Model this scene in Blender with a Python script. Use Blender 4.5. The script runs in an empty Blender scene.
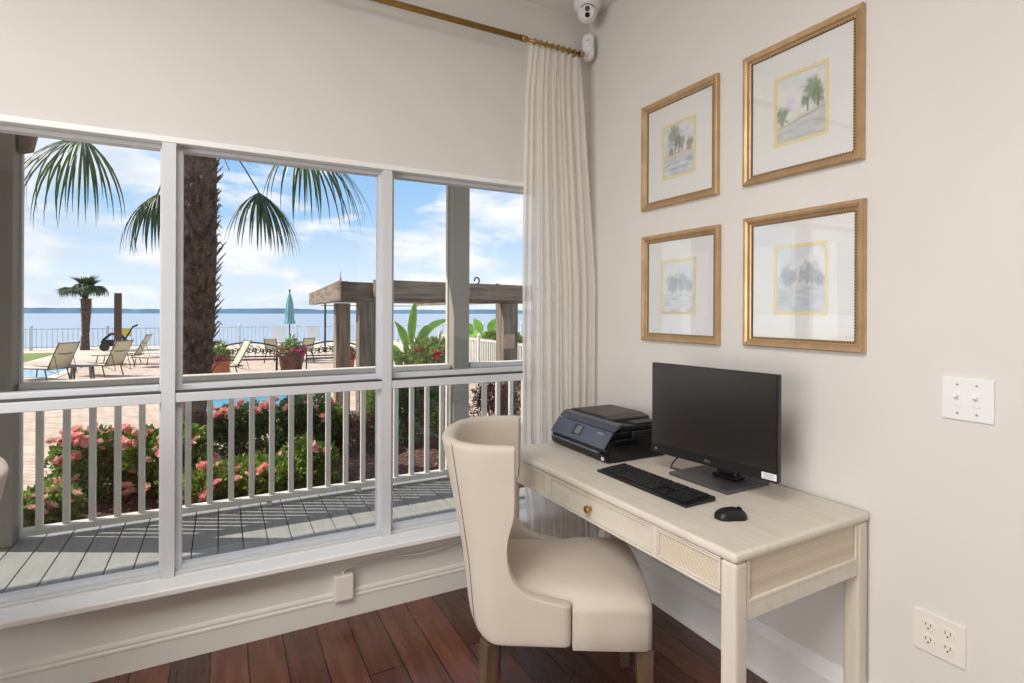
import bpy, bmesh, math, random
from mathutils import Vector, Matrix, Euler, noise
PI = math.pi
SC = bpy.context.scene
COL = SC.collection
random.seed(7)

# ------------------------------------------------------------------ camera
CX, CY, CZ = -1.881, -2.590, 1.42
cam_d = bpy.data.cameras.new('camera'); cam = bpy.data.objects.new('camera', cam_d); COL.objects.link(cam)
SC.camera = cam
cam_d.sensor_width = 36.0
cam_d.lens = 36.0 * 546.0 / 1024.0
cam_d.shift_y = -(341.5 - 310.3) / 1024.0
cam_d.clip_end = 3000; cam_d.clip_start = 0.05
HEAD = math.radians(27.97)
cam.matrix_world = (Matrix.Translation((CX, CY, CZ)) @ Matrix.Rotation(-HEAD, 4, 'Z')
                    @ Matrix.Rotation(PI / 2, 4, 'X') @ Matrix.Rotation(math.radians(0.25), 4, 'Z'))

# ------------------------------------------------------------------ view
SC.view_settings.view_transform = 'Standard'
SC.view_settings.look = 'None'
SC.view_settings.gamma = 1.0
SC.view_settings.exposure = 0.0
SC.view_settings.use_curve_mapping = False

# ------------------------------------------------------------------ sky
def lin(c):
    return c / 12.92 if c <= 0.04045 else ((c + 0.055) / 1.055) ** 2.4
def rgb(r, g, b):
    return (lin(r / 255), lin(g / 255), lin(b / 255), 1.0)

def make_world():
    w = bpy.data.worlds.new('sky'); SC.world = w; w.use_nodes = True
    nt = w.node_tree; nt.nodes.clear()
    N = nt.nodes.new; L = nt.links.new
    out = N('ShaderNodeOutputWorld'); bg = N('ShaderNodeBackground')
    tc = N('ShaderNodeTexCoord')
    sep = N('ShaderNodeSeparateXYZ'); L(tc.outputs['Generated'], sep.inputs[0])
    ramp = N('ShaderNodeValToRGB'); L(sep.outputs['Z'], ramp.inputs[0])
    e = ramp.color_ramp.elements
    e[0].position = 0.0; e[0].color = rgb(226, 238, 246)
    e[1].position = 1.0; e[1].color = rgb(90, 150, 225)
    for p, c in ((0.06, rgb(214, 232, 248)), (0.16, rgb(166, 206, 244)), (0.32, rgb(130, 182, 236))):
        x = e.new(p); x.color = c
    # clouds: noise over the direction, flattened towards the horizon
    mp = N('ShaderNodeMapping'); mp.inputs['Scale'].default_value = (1.0, 1.0, 2.7)
    mp.inputs['Location'].default_value = (0.35, 0.1, 0.2)
    L(tc.outputs['Generated'], mp.inputs[0])
    nz = N('ShaderNodeTexNoise'); nz.inputs['Scale'].default_value = 4.6
    nz.inputs['Detail'].default_value = 9; nz.inputs['Roughness'].default_value = 0.56
    nz.inputs['Distortion'].default_value = 0.25
    L(mp.outputs[0], nz.inputs['Vector'])
    cr = N('ShaderNodeValToRGB'); L(nz.outputs['Fac'], cr.inputs[0])
    cr.color_ramp.elements[0].position = 0.45; cr.color_ramp.elements[0].color = (0, 0, 0, 1)
    cr.color_ramp.elements[1].position = 0.55; cr.color_ramp.elements[1].color = (.92, .92, .92, 1)
    cc = N('ShaderNodeValToRGB')
    n2 = N('ShaderNodeTexNoise'); n2.inputs['Scale'].default_value = 9; n2.inputs['Detail'].default_value = 6
    L(mp.outputs[0], n2.inputs['Vector']); L(n2.outputs['Fac'], cc.inputs[0])
    cc.color_ramp.elements[0].position = 0.35; cc.color_ramp.elements[0].color = rgb(214, 226, 240)
    cc.color_ramp.elements[1].position = 0.62; cc.color_ramp.elements[1].color = rgb(253, 253, 254)
    mix = N('ShaderNodeMix'); mix.data_type = 'RGBA'
    L(cr.outputs[0], mix.inputs[0]); L(ramp.outputs[0], mix.inputs[6]); L(cc.outputs[0], mix.inputs[7])
    L(mix.outputs[2], bg.inputs[0]); bg.inputs[1].default_value = 1.16
    L(bg.outputs[0], out.inputs[0])
make_world()

# ------------------------------------------------------------------ sun and added room fill lights
SUN_EL = math.radians(47)
sd = bpy.data.lights.new('sun', 'SUN'); sd.energy = 6.4; sd.angle = math.radians(0.6); sd.color = (1.0, 0.94, 0.85)
so = bpy.data.objects.new('sun', sd); COL.objects.link(so)
tosun = Vector((-0.883 * math.cos(SUN_EL), 0.469 * math.cos(SUN_EL), math.sin(SUN_EL)))
so.rotation_euler = tosun.to_track_quat('Z', 'Y').to_euler(); so.location = (0, 0, 20)
def area(name, loc, target, sx, sy, power, col=(1, 0.93, 0.84)):
    a = bpy.data.lights.new(name, 'AREA'); a.shape = 'RECTANGLE'; a.size = sx; a.size_y = sy
    a.energy = power; a.color = col
    o = bpy.data.objects.new(name, a); COL.objects.link(o); o.location = loc
    o.rotation_euler = (Vector(loc) - Vector(target)).to_track_quat('Z', 'Y').to_euler()
    return o
area('room_fill_above', (-2.9, -2.5, 3.05), (-2.9, -2.5, 0), 1.8, 1.2, 97, (1, 0.98, 0.955))  # added fill light above the view, brightens the whole room
area('room_fill_side', (-5.4, -3.0, 1.35), (0, -1.6, 0.9), 2.4, 2.1, 102, (1, 0.99, 0.98))  # added low fill light from the left, no window behind it

# ------------------------------------------------------------------ helpers
MW = {}
def mw(o):
    return MW.get(o.name, Matrix.Identity(4))
def tag(o, label=None, cat=None, group=None, kind=None):
    if label: o['label'] = label
    if cat: o['category'] = cat
    if group: o['group'] = group
    if kind: o['kind'] = kind
    return o
def thing(name, label, cat, loc=(0, 0, 0), rz=0.0, group=None):
    o = bpy.data.objects.new(name, None); COL.objects.link(o)
    o.empty_display_size = 0.05
    o.location = loc; o.rotation_euler = (0, 0, rz)
    MW[o.name] = Matrix.Translation(loc) @ Matrix.Rotation(rz, 4, 'Z')
    return tag(o, label, cat, group)

class MB:
    """collects shapes into one mesh"""
    def __init__(s): s.bm = bmesh.new()
    def _x(s, vs, rot, c):
        if rot is not None:
            m = rot if isinstance(rot, Matrix) else Euler(rot).to_matrix()
            for v in vs: v.co = m @ v.co
        for v in vs: v.co = v.co + Vector(c)
    def box(s, c, d, rot=None, bev=0.0, seg=1):
        r = bmesh.ops.create_cube(s.bm, size=1.0); vs = r['verts']
        for v in vs: v.co = Vector((v.co.x * d[0], v.co.y * d[1], v.co.z * d[2]))
        if bev > 0:
            es = list({e for v in vs for e in v.link_edges})
            rr = bmesh.ops.bevel(s.bm, geom=es, offset=bev, segments=seg, affect='EDGES', profile=0.5)
            vs = list({v for f in rr['faces'] for v in f.verts} | {v for v in vs if v.is_valid})
            done = set(); st = list(vs)
            while st:
                v = st.pop()
                if v in done: continue
                done.add(v); st += [e.other_vert(v) for e in v.link_edges]
            vs = list(done)
        s._x(vs, rot, c); return s
    def bb(s, x0, x1, y0, y1, z0, z1, bev=0.0, seg=1):
        return s.box(((x0 + x1) / 2, (y0 + y1) / 2, (z0 + z1) / 2), (abs(x1 - x0), abs(y1 - y0), abs(z1 - z0)), None, bev, seg)
    def tube(s, pts, r, n=10, cap=True):
        pts = [Vector(p) for p in pts]; rings = []
        rr = r if isinstance(r, (list, tuple)) else [r] * len(pts)
        up = None
        for i, p in enumerate(pts):
            t = (pts[min(i + 1, len(pts) - 1)] - pts[max(i - 1, 0)])
            if t.length < 1e-9: t = Vector((0, 0, 1))
            t.normalize()
            if up is None:
                up = t.orthogonal().normalized()
            else:
                up = (up - t * up.dot(t));
                if up.length < 1e-6: up = t.orthogonal()
                up.normalize()
            b = t.cross(up)
            rings.append([s.bm.verts.new(p + (up * math.cos(2 * PI * k / n) + b * math.sin(2 * PI * k / n)) * rr[i]) for k in range(n)])
        for a, b in zip(rings, rings[1:]):
            for k in range(n): s.bm.faces.new((a[k], a[(k + 1) % n], b[(k + 1) % n], b[k]))
        if cap:
            s.bm.faces.new(list(reversed(rings[0]))); s.bm.faces.new(rings[-1])
        return s
    def lathe(s, prof, c, n=24, cap=True):
        rings = [[s.bm.verts.new((c[0] + r * math.cos(2 * PI * k / n), c[1] + r * math.sin(2 * PI * k / n), c[2] + z)) for k in range(n)] for r, z in prof]
        for a, b in zip(rings, rings[1:]):
            for k in range(n): s.bm.faces.new((a[k], a[(k + 1) % n], b[(k + 1) % n], b[k]))
        if cap:
            s.bm.faces.new(list(reversed(rings[0]))); s.bm.faces.new(rings[-1])
        return s
    def ball(s, c, r, sub=2, sc=(1, 1, 1)):
        q = bmesh.ops.create_icosphere(s.bm, subdivisions=sub, radius=r)
        for v in q['verts']: v.co = Vector((v.co.x * sc[0], v.co.y * sc[1], v.co.z * sc[2])) + Vector(c)
        return s
    def face(s, pts):
        s.bm.faces.new([s.bm.verts.new(p) for p in pts]); return s
    def prism(s, poly, axis, a0, a1):
        """poly in the two other axes, extruded along axis (0,1,2) from a0 to a1"""
        def mk(u, v, a):
            return {0: (a, u, v), 1: (u, a, v), 2: (u, v, a)}[axis]
        A = [s.bm.verts.new(mk(u, v, a0)) for u, v in poly]; B = [s.bm.verts.new(mk(u, v, a1)) for u, v in poly]
        s.bm.faces.new(list(reversed(A))); s.bm.faces.new(B)
        n = len(poly)
        for k in range(n): s.bm.faces.new((A[k], A[(k + 1) % n], B[(k + 1) % n], B[k]))
        return s
    def grid(s, rows, closed=False):
        R = [[s.bm.verts.new(p) for p in r] for r in rows]
        for a, b in zip(R, R[1:]):
            n = len(a)
            for k in range(n if closed else n - 1):
                s.bm.faces.new((a[k], a[(k + 1) % n], b[(k + 1) % n], b[k]))
        return R
    def build(s, name, mat, parent=None, bevel=0.0, smooth=False, sub=0, origin=None, solid=0.0, local=False, seg=2):
        bmesh.ops.recalc_face_normals(s.bm, faces=s.bm.faces)
        me = bpy.data.meshes.new(name)
        if not local:
            if parent is not None: M = mw(parent).inverted()
            elif origin is not None: M = Matrix.Translation(origin).inverted()
            else:
                M = None
            if M is not None: bmesh.ops.transform(s.bm, matrix=M, verts=s.bm.verts)
        s.bm.to_mesh(me); s.bm.free()
        o = bpy.data.objects.new(name, me); COL.objects.link(o)
        if parent is not None:
            o.parent = parent; MW[o.name] = mw(parent)
        elif origin is not None:
            o.location = origin; MW[o.name] = Matrix.Translation(origin)
        mats = mat if isinstance(mat, (list, tuple)) else [mat]
        for m in mats: me.materials.append(m)
        if smooth:
            for p in me.polygons: p.use_smooth = True
        if solid:
            md = o.modifiers.new('solid', 'SOLIDIFY'); md.thickness = solid; md.offset = 0
        if bevel > 0:
            md = o.modifiers.new('bevel', 'BEVEL'); md.width = bevel; md.segments = seg; md.limit_method = 'ANGLE'; md.angle_limit = math.radians(40)
        if sub:
            md = o.modifiers.new('sub', 'SUBSURF'); md.levels = sub; md.render_levels = sub
        return o
def struct(name, mb, mat, **k):
    o = mb.build(name, mat, **k); o['kind'] = 'structure'; return o
def copy_tree(o, parent=None):
    c = o.copy(); COL.objects.link(c)
    if parent is not None: c.parent = parent
    for ch in [x for x in bpy.data.objects if x.parent == o]: copy_tree(ch, c)
    return c
def link_copy(o, parent, loc=None, rot=None, scale=None, name=None):
    c = o.copy(); COL.objects.link(c); c.parent = parent
    if loc is not None: c.location = loc
    if rot is not None: c.rotation_euler = rot
    if scale is not None: c.scale = scale
    return c
def text_mesh(body, size, M, mat, parent, name='lettering', ext=0.0002):
    cu = bpy.data.curves.new(name, 'FONT'); cu.body = body; cu.size = size; cu.align_x = 'CENTER'; cu.align_y = 'CENTER'; cu.extrude = ext
    t = bpy.data.objects.new(name, cu); COL.objects.link(t)
    dg = bpy.context.evaluated_depsgraph_get()
    me = bpy.data.meshes.new_from_object(t.evaluated_get(dg)); bpy.data.objects.remove(t)
    me.transform(mw(parent).inverted() @ M)
    o = bpy.data.objects.new(name, me); COL.objects.link(o); o.parent = parent
    me.materials.clear(); me.materials.append(mat); return o

# ------------------------------------------------------------------ materials
def mat(name, col, rough=0.5, metal=0.0, var=0.0, vscale=8.0, bump=0.0, bscale=60.0, spec=0.5, col2=None, stretch=(1, 1, 1), trans=0.0, bdist=0.003, sheen=0.0):
    m = bpy.data.materials.new(name); m.use_nodes = True; nt = m.node_tree
    b = nt.nodes['Principled BSDF']; N = nt.nodes.new; L = nt.links.new
    b.inputs['Roughness'].default_value = rough; b.inputs['Metallic'].default_value = metal
    b.inputs['Specular IOR Level'].default_value = spec
    b.inputs['Base Color'].default_value = col
    if sheen: b.inputs['Sheen Weight'].default_value = sheen
    tc = N('ShaderNodeTexCoord'); mp = N('ShaderNodeMapping'); mp.inputs['Scale'].default_value = stretch
    L(tc.outputs['Object'], mp.inputs[0])
    nz = N('ShaderNodeTexNoise'); nz.inputs['Scale'].default_value = vscale; nz.inputs['Detail'].default_value = 5
    L(mp.outputs[0], nz.inputs['Vector'])
    if var > 0 or col2:
        c2 = col2 or tuple([min(1, c * (1 - var)) for c in col[:3]] + [1])
        r = N('ShaderNodeValToRGB'); L(nz.outputs['Fac'], r.inputs[0])
        r.color_ramp.elements[0].position = 0.35; r.color_ramp.elements[0].color = c2
        r.color_ramp.elements[1].position = 0.65; r.color_ramp.elements[1].color = col
        L(r.outputs[0], b.inputs['Base Color'])
    if bump > 0:
        n2 = N('ShaderNodeTexNoise'); n2.inputs['Scale'].default_value = bscale; n2.inputs['Detail'].default_value = 4
        L(mp.outputs[0], n2.inputs['Vector'])
        bp = N('ShaderNodeBump'); bp.inputs['Strength'].default_value = bump; bp.inputs['Distance'].default_value = bdist
        L(n2.outputs['Fac'], bp.inputs['Height']); L(bp.outputs[0], b.inputs['Normal'])
    if trans > 0:
        out = nt.nodes['Material Output']; tr = N('ShaderNodeBsdfTranslucent'); mx = N('ShaderNodeMixShader')
        mx.inputs[0].default_value = trans
        if var > 0 or col2: L(r.outputs[0], tr.inputs[0])
        else: tr.inputs[0].default_value = col
        L(b.outputs[0], mx.inputs[1]); L(tr.outputs[0], mx.inputs[2]); L(mx.outputs[0], out.inputs[0])
    return m
def glass_mat(name, tint=(1, 1, 1, 1), boost=1.0):
    m = bpy.data.materials.new(name); m.use_nodes = True; nt = m.node_tree; nt.nodes.clear()
    N = nt.nodes.new; L = nt.links.new
    out = N('ShaderNodeOutputMaterial'); t = N('ShaderNodeBsdfTransparent'); g = N('ShaderNodeBsdfGlossy')
    t.inputs[0].default_value = tint; g.inputs['Roughness'].default_value = 0.005
    lw = N('ShaderNodeLayerWeight'); lw.inputs['Blend'].default_value = 0.5
    pw = N('ShaderNodeMath'); pw.operation = 'POWER'; pw.inputs[1].default_value = 5.0; L(lw.outputs['Facing'], pw.inputs[0])
    mu = N('ShaderNodeMath'); mu.operation = 'MULTIPLY_ADD'; mu.inputs[1].default_value = 0.95 * boost; mu.inputs[2].default_value = 0.045 * boost; mu.use_clamp = True
    L(pw.outputs[0], mu.inputs[0])
    mx = N('ShaderNodeMixShader'); L(mu.outputs[0], mx.inputs[0]); L(t.outputs[0], mx.inputs[1]); L(g.outputs[0], mx.inputs[2])
    L(mx.outputs[0], out.inputs[0]); return m
def brick_mat(name, c1, c2, cm, bw, rh, mortar, rough=0.6, rotz=0.0, scale=1.0, bump=0.3, off=0.5, grain=None, rvar=0.0, freq=2, spec=0.5):
    m = bpy.data.materials.new(name); m.use_nodes = True; nt = m.node_tree
    b = nt.nodes['Principled BSDF']; N = nt.nodes.new; L = nt.links.new
    b.inputs['Specular IOR Level'].default_value = spec
    tc = N('ShaderNodeTexCoord'); mp = N('ShaderNodeMapping'); mp.inputs['Rotation'].default_value = (0, 0, rotz)
    L(tc.outputs['Object'], mp.inputs[0])
    br = N('ShaderNodeTexBrick'); L(mp.outputs[0], br.inputs['Vector'])
    br.offset = off; br.offset_frequency = freq
    br.inputs['Color1'].default_value = c1; br.inputs['Color2'].default_value = c2; br.inputs['Mortar'].default_value = cm
    br.inputs['Scale'].default_value = scale; br.inputs['Mortar Size'].default_value = mortar
    br.inputs['Brick Width'].default_value = bw; br.inputs['Row Height'].default_value = rh
    br.inputs['Bias'].default_value = 0.0
    colout = br.outputs['Color']
    if grain:
        gs, gc, amt = grain
        gm = N('ShaderNodeMapping'); gm.inputs['Scale'].default_value = gs; L(mp.outputs[0], gm.inputs[0])
        nz = N('ShaderNodeTexNoise'); nz.inputs['Scale'].default_value = 1.0; nz.inputs['Detail'].default_value = 6
        L(gm.outputs[0], nz.inputs['Vector'])
        rp = N('ShaderNodeValToRGB'); L(nz.outputs['Fac'], rp.inputs[0])
        rp.color_ramp.elements[0].position = 0.3; rp.color_ramp.elements[0].color = gc
        rp.color_ramp.elements[1].position = 0.7; rp.color_ramp.elements[1].color = (1, 1, 1, 1)
        mx = N('ShaderNodeMix'); mx.data_type = 'RGBA'; mx.blend_type = 'MULTIPLY'; mx.inputs[0].default_value = amt
        L(colout, mx.inputs[6]); L(rp.outputs[0], mx.inputs[7]); colout = mx.outputs[2]
        if rvar:
            mr = N('ShaderNodeMapRange'); L(nz.outputs['Fac'], mr.inputs[0]); mr.inputs[3].default_value = rough - rvar; mr.inputs[4].default_value = rough + rvar
            L(mr.outputs[0], b.inputs['Roughness'])
    L(colout, b.inputs['Base Color'])
    if not rvar: b.inputs['Roughness'].default_value = rough
    bp = N('ShaderNodeBump'); bp.inputs['Strength'].default_value = bump; bp.inputs['Distance'].default_value = 0.003
    inv = N('ShaderNodeMath'); inv.operation = 'SUBTRACT'; inv.inputs[0].default_value = 1.0; L(br.outputs['Fac'], inv.inputs[1])
    if grain:
        ad = N('ShaderNodeMath'); ad.operation = 'ADD'; L(inv.outputs[0], ad.inputs[0])
        sc = N('ShaderNodeMath'); sc.operation = 'MULTIPLY'; sc.inputs[1].default_value = 0.8; L(nz.outputs['Fac'], sc.inputs[0]); L(sc.outputs[0], ad.inputs[1])
        L(ad.outputs[0], bp.inputs['Height'])
    else: L(inv.outputs[0], bp.inputs['Height'])
    L(bp.outputs[0], b.inputs['Normal'])
    return m

M_wall = mat('wall_paint', rgb(227, 223, 217), 0.85, var=0.03, vscale=2, bump=0.08, bscale=120)
M_panel = mat('panel_paint', rgb(226, 222, 214), 0.5, bump=0.03)
M_ceil = mat('ceiling_paint', rgb(232, 230, 226), 0.9)
M_trim = mat('white_trim_paint', rgb(244, 243, 241), 0.35, bump=0.03, bscale=40)
M_vinyl = mat('white_vinyl', rgb(214, 216, 219), 0.35)
M_gasket = mat('dark_gasket', rgb(70, 70, 72), 0.6)
M_floor = brick_mat('hardwood_floor', rgb(124, 76, 58), rgb(82, 54, 46), rgb(26, 16, 14), 1.25, 0.137, 0.003, rough=0.26, rotz=-PI / 2,
                    bump=0.5, off=0.37, grain=((2.5, 26, 1), (0.45, 0.38, 0.36, 1), 0.85), rvar=0.1, freq=3)
M_deck = mat('blue_grey_deck_paint', rgb(143, 143, 139), 0.6, var=0.14, vscale=3, stretch=(8, 1, 1), bump=0.2, bscale=30)
M_outwhite = mat('white_exterior_paint', rgb(205, 200, 190), 0.55, var=0.06, vscale=6, bump=0.1)
M_post = mat('grey_exterior_paint', rgb(146, 141, 127), 0.6, var=0.06, vscale=4, bump=0.1)
M_paver = brick_mat('tan_pavers', rgb(214, 192, 170), rgb(192, 166, 144), rgb(150, 128, 110), 0.24, 0.12, 0.008, rough=0.85, rotz=0.6, bump=0.3,
                    grain=((3, 3, 1), (0.72, 0.7, 0.68, 1), 0.7))
M_sand = mat('pale_sand', rgb(206, 190, 170), 0.9, var=0.12, vscale=0.8)
M_mulch = mat('bark_mulch', rgb(120, 82, 66), 0.95, col2=rgb(44, 28, 24), vscale=22, bump=1.0, bscale=30, bdist=0.05)
M_lawn = mat('lawn_green', rgb(120, 140, 60), 0.95, var=0.4, vscale=30)
M_sea = mat('sea_water', rgb(150, 163, 176), 0.5, var=0.1, vscale=0.05, stretch=(1, 4, 1), bump=0.5, bscale=1.2, bdist=0.15)
M_shore = mat('far_shore', rgb(104, 138, 162), 1.0, var=0.25, vscale=0.03)  # blue-grey haze of distance put into the shore's base colour
M_pool = mat('pool_water', rgb(110, 178, 205), 0.06, var=0.2, vscale=2, bump=0.3, bscale=5, bdist=0.02)
M_teal = brick_mat('teal_tile', rgb(40, 110, 112), rgb(56, 130, 128), rgb(120, 150, 150), 0.1, 0.1, 0.006, rough=0.2, off=0)
M_stone = mat('tan_stone', rgb(196, 170, 142), 0.85, var=0.2, vscale=9, bump=0.3)
M_coping = mat('pale_coping', rgb(212, 200, 184), 0.8, var=0.1, vscale=6)
M_timber = mat('weathered_timber_upright', rgb(148, 130, 110), 0.85, col2=rgb(98, 84, 71), vscale=3, stretch=(5, 5, 0.5), bump=0.3, bscale=12, bdist=0.006)
M_beam = mat('weathered_timber_level', rgb(146, 127, 107), 0.85, col2=rgb(96, 82, 69), vscale=3, stretch=(0.5, 0.5, 5), bump=0.3, bscale=12, bdist=0.006)
M_timberdark = mat('dark_brown_timber', rgb(88, 66, 52), 0.8, var=0.3, vscale=6)
M_iron = mat('dark_iron', rgb(48, 42, 40), 0.5, 0.4)
M_blackpole = mat('black_pole', rgb(30, 32, 34), 0.5)
M_bronze = mat('brown_bronze_frame', rgb(96, 82, 68), 0.45, 0.3)
M_sling = mat('cream_sling_fabric', rgb(214, 206, 182), 0.85, bump=0.2, bscale=200, trans=0.25)
M_plastic = mat('grey_brown_resin', rgb(120, 112, 104), 0.6)
M_teal_fab = mat('teal_canvas', rgb(134, 190, 190), 0.8, var=0.15, vscale=12, trans=0.15)
M_white_fab = mat('white_canvas', rgb(232, 230, 224), 0.8)
M_clay = mat('brown_glazed_clay', rgb(104, 66, 56), 0.4, var=0.25, vscale=10)
M_terra = mat('terracotta', rgb(176, 104, 68), 0.8, var=0.2, vscale=10)
M_leaf = mat('shrub_leaf', rgb(138, 164, 62), 0.55, col2=rgb(62, 96, 34), vscale=9, trans=0.35)
M_leafdark = mat('dark_shrub_leaf', rgb(92, 124, 50), 0.5, col2=rgb(38, 62, 28), vscale=9, trans=0.25)
M_leaflight = mat('pale_leaf', rgb(150, 168, 76), 0.55, col2=rgb(92, 118, 46), vscale=9, trans=0.4)
M_leafred = mat('bronze_leaf', rgb(124, 66, 50), 0.55, col2=rgb(60, 40, 30), vscale=12, trans=0.3)
M_banana = mat('banana_leaf', rgb(150, 204, 76), 0.45, var=0.35, vscale=5, trans=0.45)
M_stem = mat('brown_stem', rgb(86, 66, 48), 0.9)
M_coral = mat('coral_petal', rgb(252, 196, 186), 0.6, col2=rgb(248, 168, 158), vscale=30, trans=0.3)
M_blush = mat('blush_petal', rgb(252, 220, 200), 0.6, col2=rgb(248, 190, 172), vscale=30, trans=0.3)
M_red = mat('red_petal', rgb(206, 40, 44), 0.6, trans=0.2)
M_magenta = mat('magenta_petal', rgb(190, 62, 128), 0.6, trans=0.2)
M_palm = mat('palm_leaf_green', rgb(74, 100, 52), 0.45, col2=rgb(36, 58, 34), vscale=6, trans=0.3, spec=0.6)
M_trunk = mat('palm_trunk_fibre', rgb(118, 92, 74), 0.95, col2=rgb(46, 34, 28), vscale=14, stretch=(1, 1, 0.6), bump=1.0, bscale=30, bdist=0.03)
M_boot = mat('palm_boot_fibre', rgb(134, 108, 88), 0.95, col2=rgb(52, 38, 30), vscale=20)
M_yellow = mat('yellow_sign', rgb(222, 196, 96), 0.7)
M_linen = mat('beige_linen', rgb(203, 191, 177), 0.9, var=0.05, vscale=6, bump=0.25, bscale=500, sheen=0.15)
M_seam = mat('dark_seam', rgb(120, 100, 82), 0.9)
M_legwood = mat('brown_leg_wood', rgb(104, 84, 66), 0.45, var=0.3, vscale=10, stretch=(6, 6, 1))
M_deskwood = mat('whitewashed_oak', rgb(225, 217, 205), 0.5, col2=rgb(216, 207, 193), vscale=4, stretch=(12, 2, 2), bump=0.1, bscale=30)
M_deskedge = mat('whitewashed_oak_upright', rgb(225, 216, 202), 0.5, col2=rgb(216, 206, 190), vscale=4, stretch=(12, 12, 1), bump=0.1, bscale=30)
M_brass = mat('brass', rgb(190, 150, 84), 0.3, 0.9)
M_rod = mat('antique_gold_rod', rgb(176, 142, 80), 0.4, 0.6, var=0.2, vscale=20)
M_frame = mat('gold_leaf_frame', rgb(208, 174, 132), 0.34, 0.5, var=0.22, vscale=14)
M_bead = mat('gold_bead', rgb(196, 166, 118), 0.4, 0.5)
M_beadgap = mat('dark_rabbet', rgb(60, 44, 34), 0.8)
M_mat = mat('off_white_mount', rgb(238, 238, 235), 0.9)
M_fillet = mat('gold_fillet', rgb(238, 225, 172), 0.5)
M_black = mat('black_plastic', rgb(20, 20, 23), 0.4, bump=0.05, bscale=300)
M_blackgloss = mat('glossy_black_plastic', rgb(12, 13, 18), 0.12)
M_navy = mat('dark_blue_gloss_panel', rgb(70, 76, 90), 0.2, spec=0.8)
M_lid = mat('dark_grey_lid', rgb(50, 46, 46), 0.42, bump=0.1, bscale=200)
M_silver = mat('silver_strip', rgb(170, 175, 182), 0.3, 0.7)
M_screen = mat('matt_screen', rgb(8, 9, 12), 0.26, spec=0.9); M_screen.node_tree.nodes['Principled BSDF'].inputs['IOR'].default_value = 1.55
M_lcd = mat('small_lcd', rgb(126, 124, 108), 0.3)
M_sticker = mat('white_sticker', rgb(232, 234, 236), 0.6)
M_print = mat('grey_print', rgb(120, 122, 128), 0.7)
M_standgrey = mat('dark_silver_stand', rgb(92, 92, 96), 0.4, 0.4)
M_plate = mat('white_plate_plastic', rgb(240, 240, 240), 0.35)
M_plate2 = mat('ivory_plate_plastic', rgb(238, 232, 222), 0.35)
M_slot = mat('dark_slot', rgb(40, 38, 36), 0.7)
M_lens = mat('dark_lens', rgb(26, 28, 32), 0.12)
M_lensgrey = mat('grey_ir_window', rgb(84, 86, 90), 0.3)
M_glass = glass_mat('window_glass', (0.985, 0.99, 0.99, 1), 0.8)
M_picglass = glass_mat('picture_glass', (1, 1, 1, 1), 1.9)

def curtain_mat():
    m = bpy.data.materials.new('sheer_linen'); m.use_nodes = True; nt = m.node_tree; nt.nodes.clear()
    N = nt.nodes.new; L = nt.links.new
    out = N('ShaderNodeOutputMaterial'); d = N('ShaderNodeBsdfDiffuse'); t = N('ShaderNodeBsdfTranslucent'); tp = N('ShaderNodeBsdfTransparent')
    d.inputs[0].default_value = rgb(250, 245, 237); t.inputs[0].default_value = rgb(254, 252, 248)
    m1 = N('ShaderNodeMixShader'); m1.inputs[0].default_value = 0.5; L(d.outputs[0], m1.inputs[1]); L(t.outputs[0], m1.inputs[2])
    tc = N('ShaderNodeTexCoord'); w = N('ShaderNodeTexNoise'); w.inputs['Scale'].default_value = 90
    mp = N('ShaderNodeMapping'); mp.inputs['Scale'].default_value = (1, 1, 0.12); L(tc.outputs['Object'], mp.inputs[0]); L(mp.outputs[0], w.inputs['Vector'])
    mr = N('ShaderNodeMapRange'); L(w.outputs['Fac'], mr.inputs[0]); mr.inputs[3].default_value = 0.14; mr.inputs[4].default_value = 0.22
    m2 = N('ShaderNodeMixShader'); L(mr.outputs[0], m2.inputs[0]); L(m1.outputs[0], m2.inputs[1]); L(tp.outputs[0], m2.inputs[2])
    L(m2.outputs[0], out.inputs[0]); return m
M_sheer = curtain_mat()
def cane_mat():
    m = mat('woven_cane', rgb(206, 188, 158), 0.7)
    nt = m.node_tree; b = nt.nodes['Principled BSDF']; N = nt.nodes.new; L = nt.links.new
    tc = N('ShaderNodeTexCoord'); mp = N('ShaderNodeMapping'); mp.inputs['Rotation'].default_value = (PI / 4, PI / 4, 0)
    L(tc.outputs['Object'], mp.inputs[0])
    br = N('ShaderNodeTexChecker'); br.inputs['Scale'].default_value = 150
    L(mp.outputs[0], br.inputs['Vector'])
    br.inputs[1].default_value = rgb(221, 209, 188); br.inputs[2].default_value = rgb(206, 191, 166)
    L(br.outputs[0], b.inputs['Base Color'])
    bp = N('ShaderNodeBump'); bp.inputs['Strength'].default_value = 0.5; bp.inputs['Distance'].default_value = 0.002
    L(br.outputs['Fac'], bp.inputs['Height']); L(bp.outputs[0], b.inputs['Normal'])
    return m
M_cane = cane_mat()

# ================================================================== THE ROOM
HC = 3.10           # ceiling
XL, YB = -6.0, -6.0   # far left and rear walls
struct('floor', MB().bb(XL, 0.0, YB, 0.0, -0.05, 0.0), M_floor)
struct('ceiling', MB().bb(XL, 0.15, YB, 0.15, HC, HC + 0.1), M_ceil)
struct('wall_right', MB().bb(0.0, 0.15, YB, 0.15, -0.1, HC), M_wall)
M_walldark = mat('unseen_wall_darkened', rgb(150, 143, 134), 0.85)  # unseen walls coloured darker so the monitor screen reflects less light
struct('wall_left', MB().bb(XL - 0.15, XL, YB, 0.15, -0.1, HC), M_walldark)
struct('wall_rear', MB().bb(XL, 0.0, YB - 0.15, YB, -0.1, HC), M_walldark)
OX0, OX1, OZ0, OZ1 = -2.985, -0.24, 0.32, 2.1155       # window opening
w = MB()
w.bb(XL, OX0, 0.0, 0.15, -0.1, HC); w.bb(OX1, 0.0, 0.0, 0.15, -0.1, HC)
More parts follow.
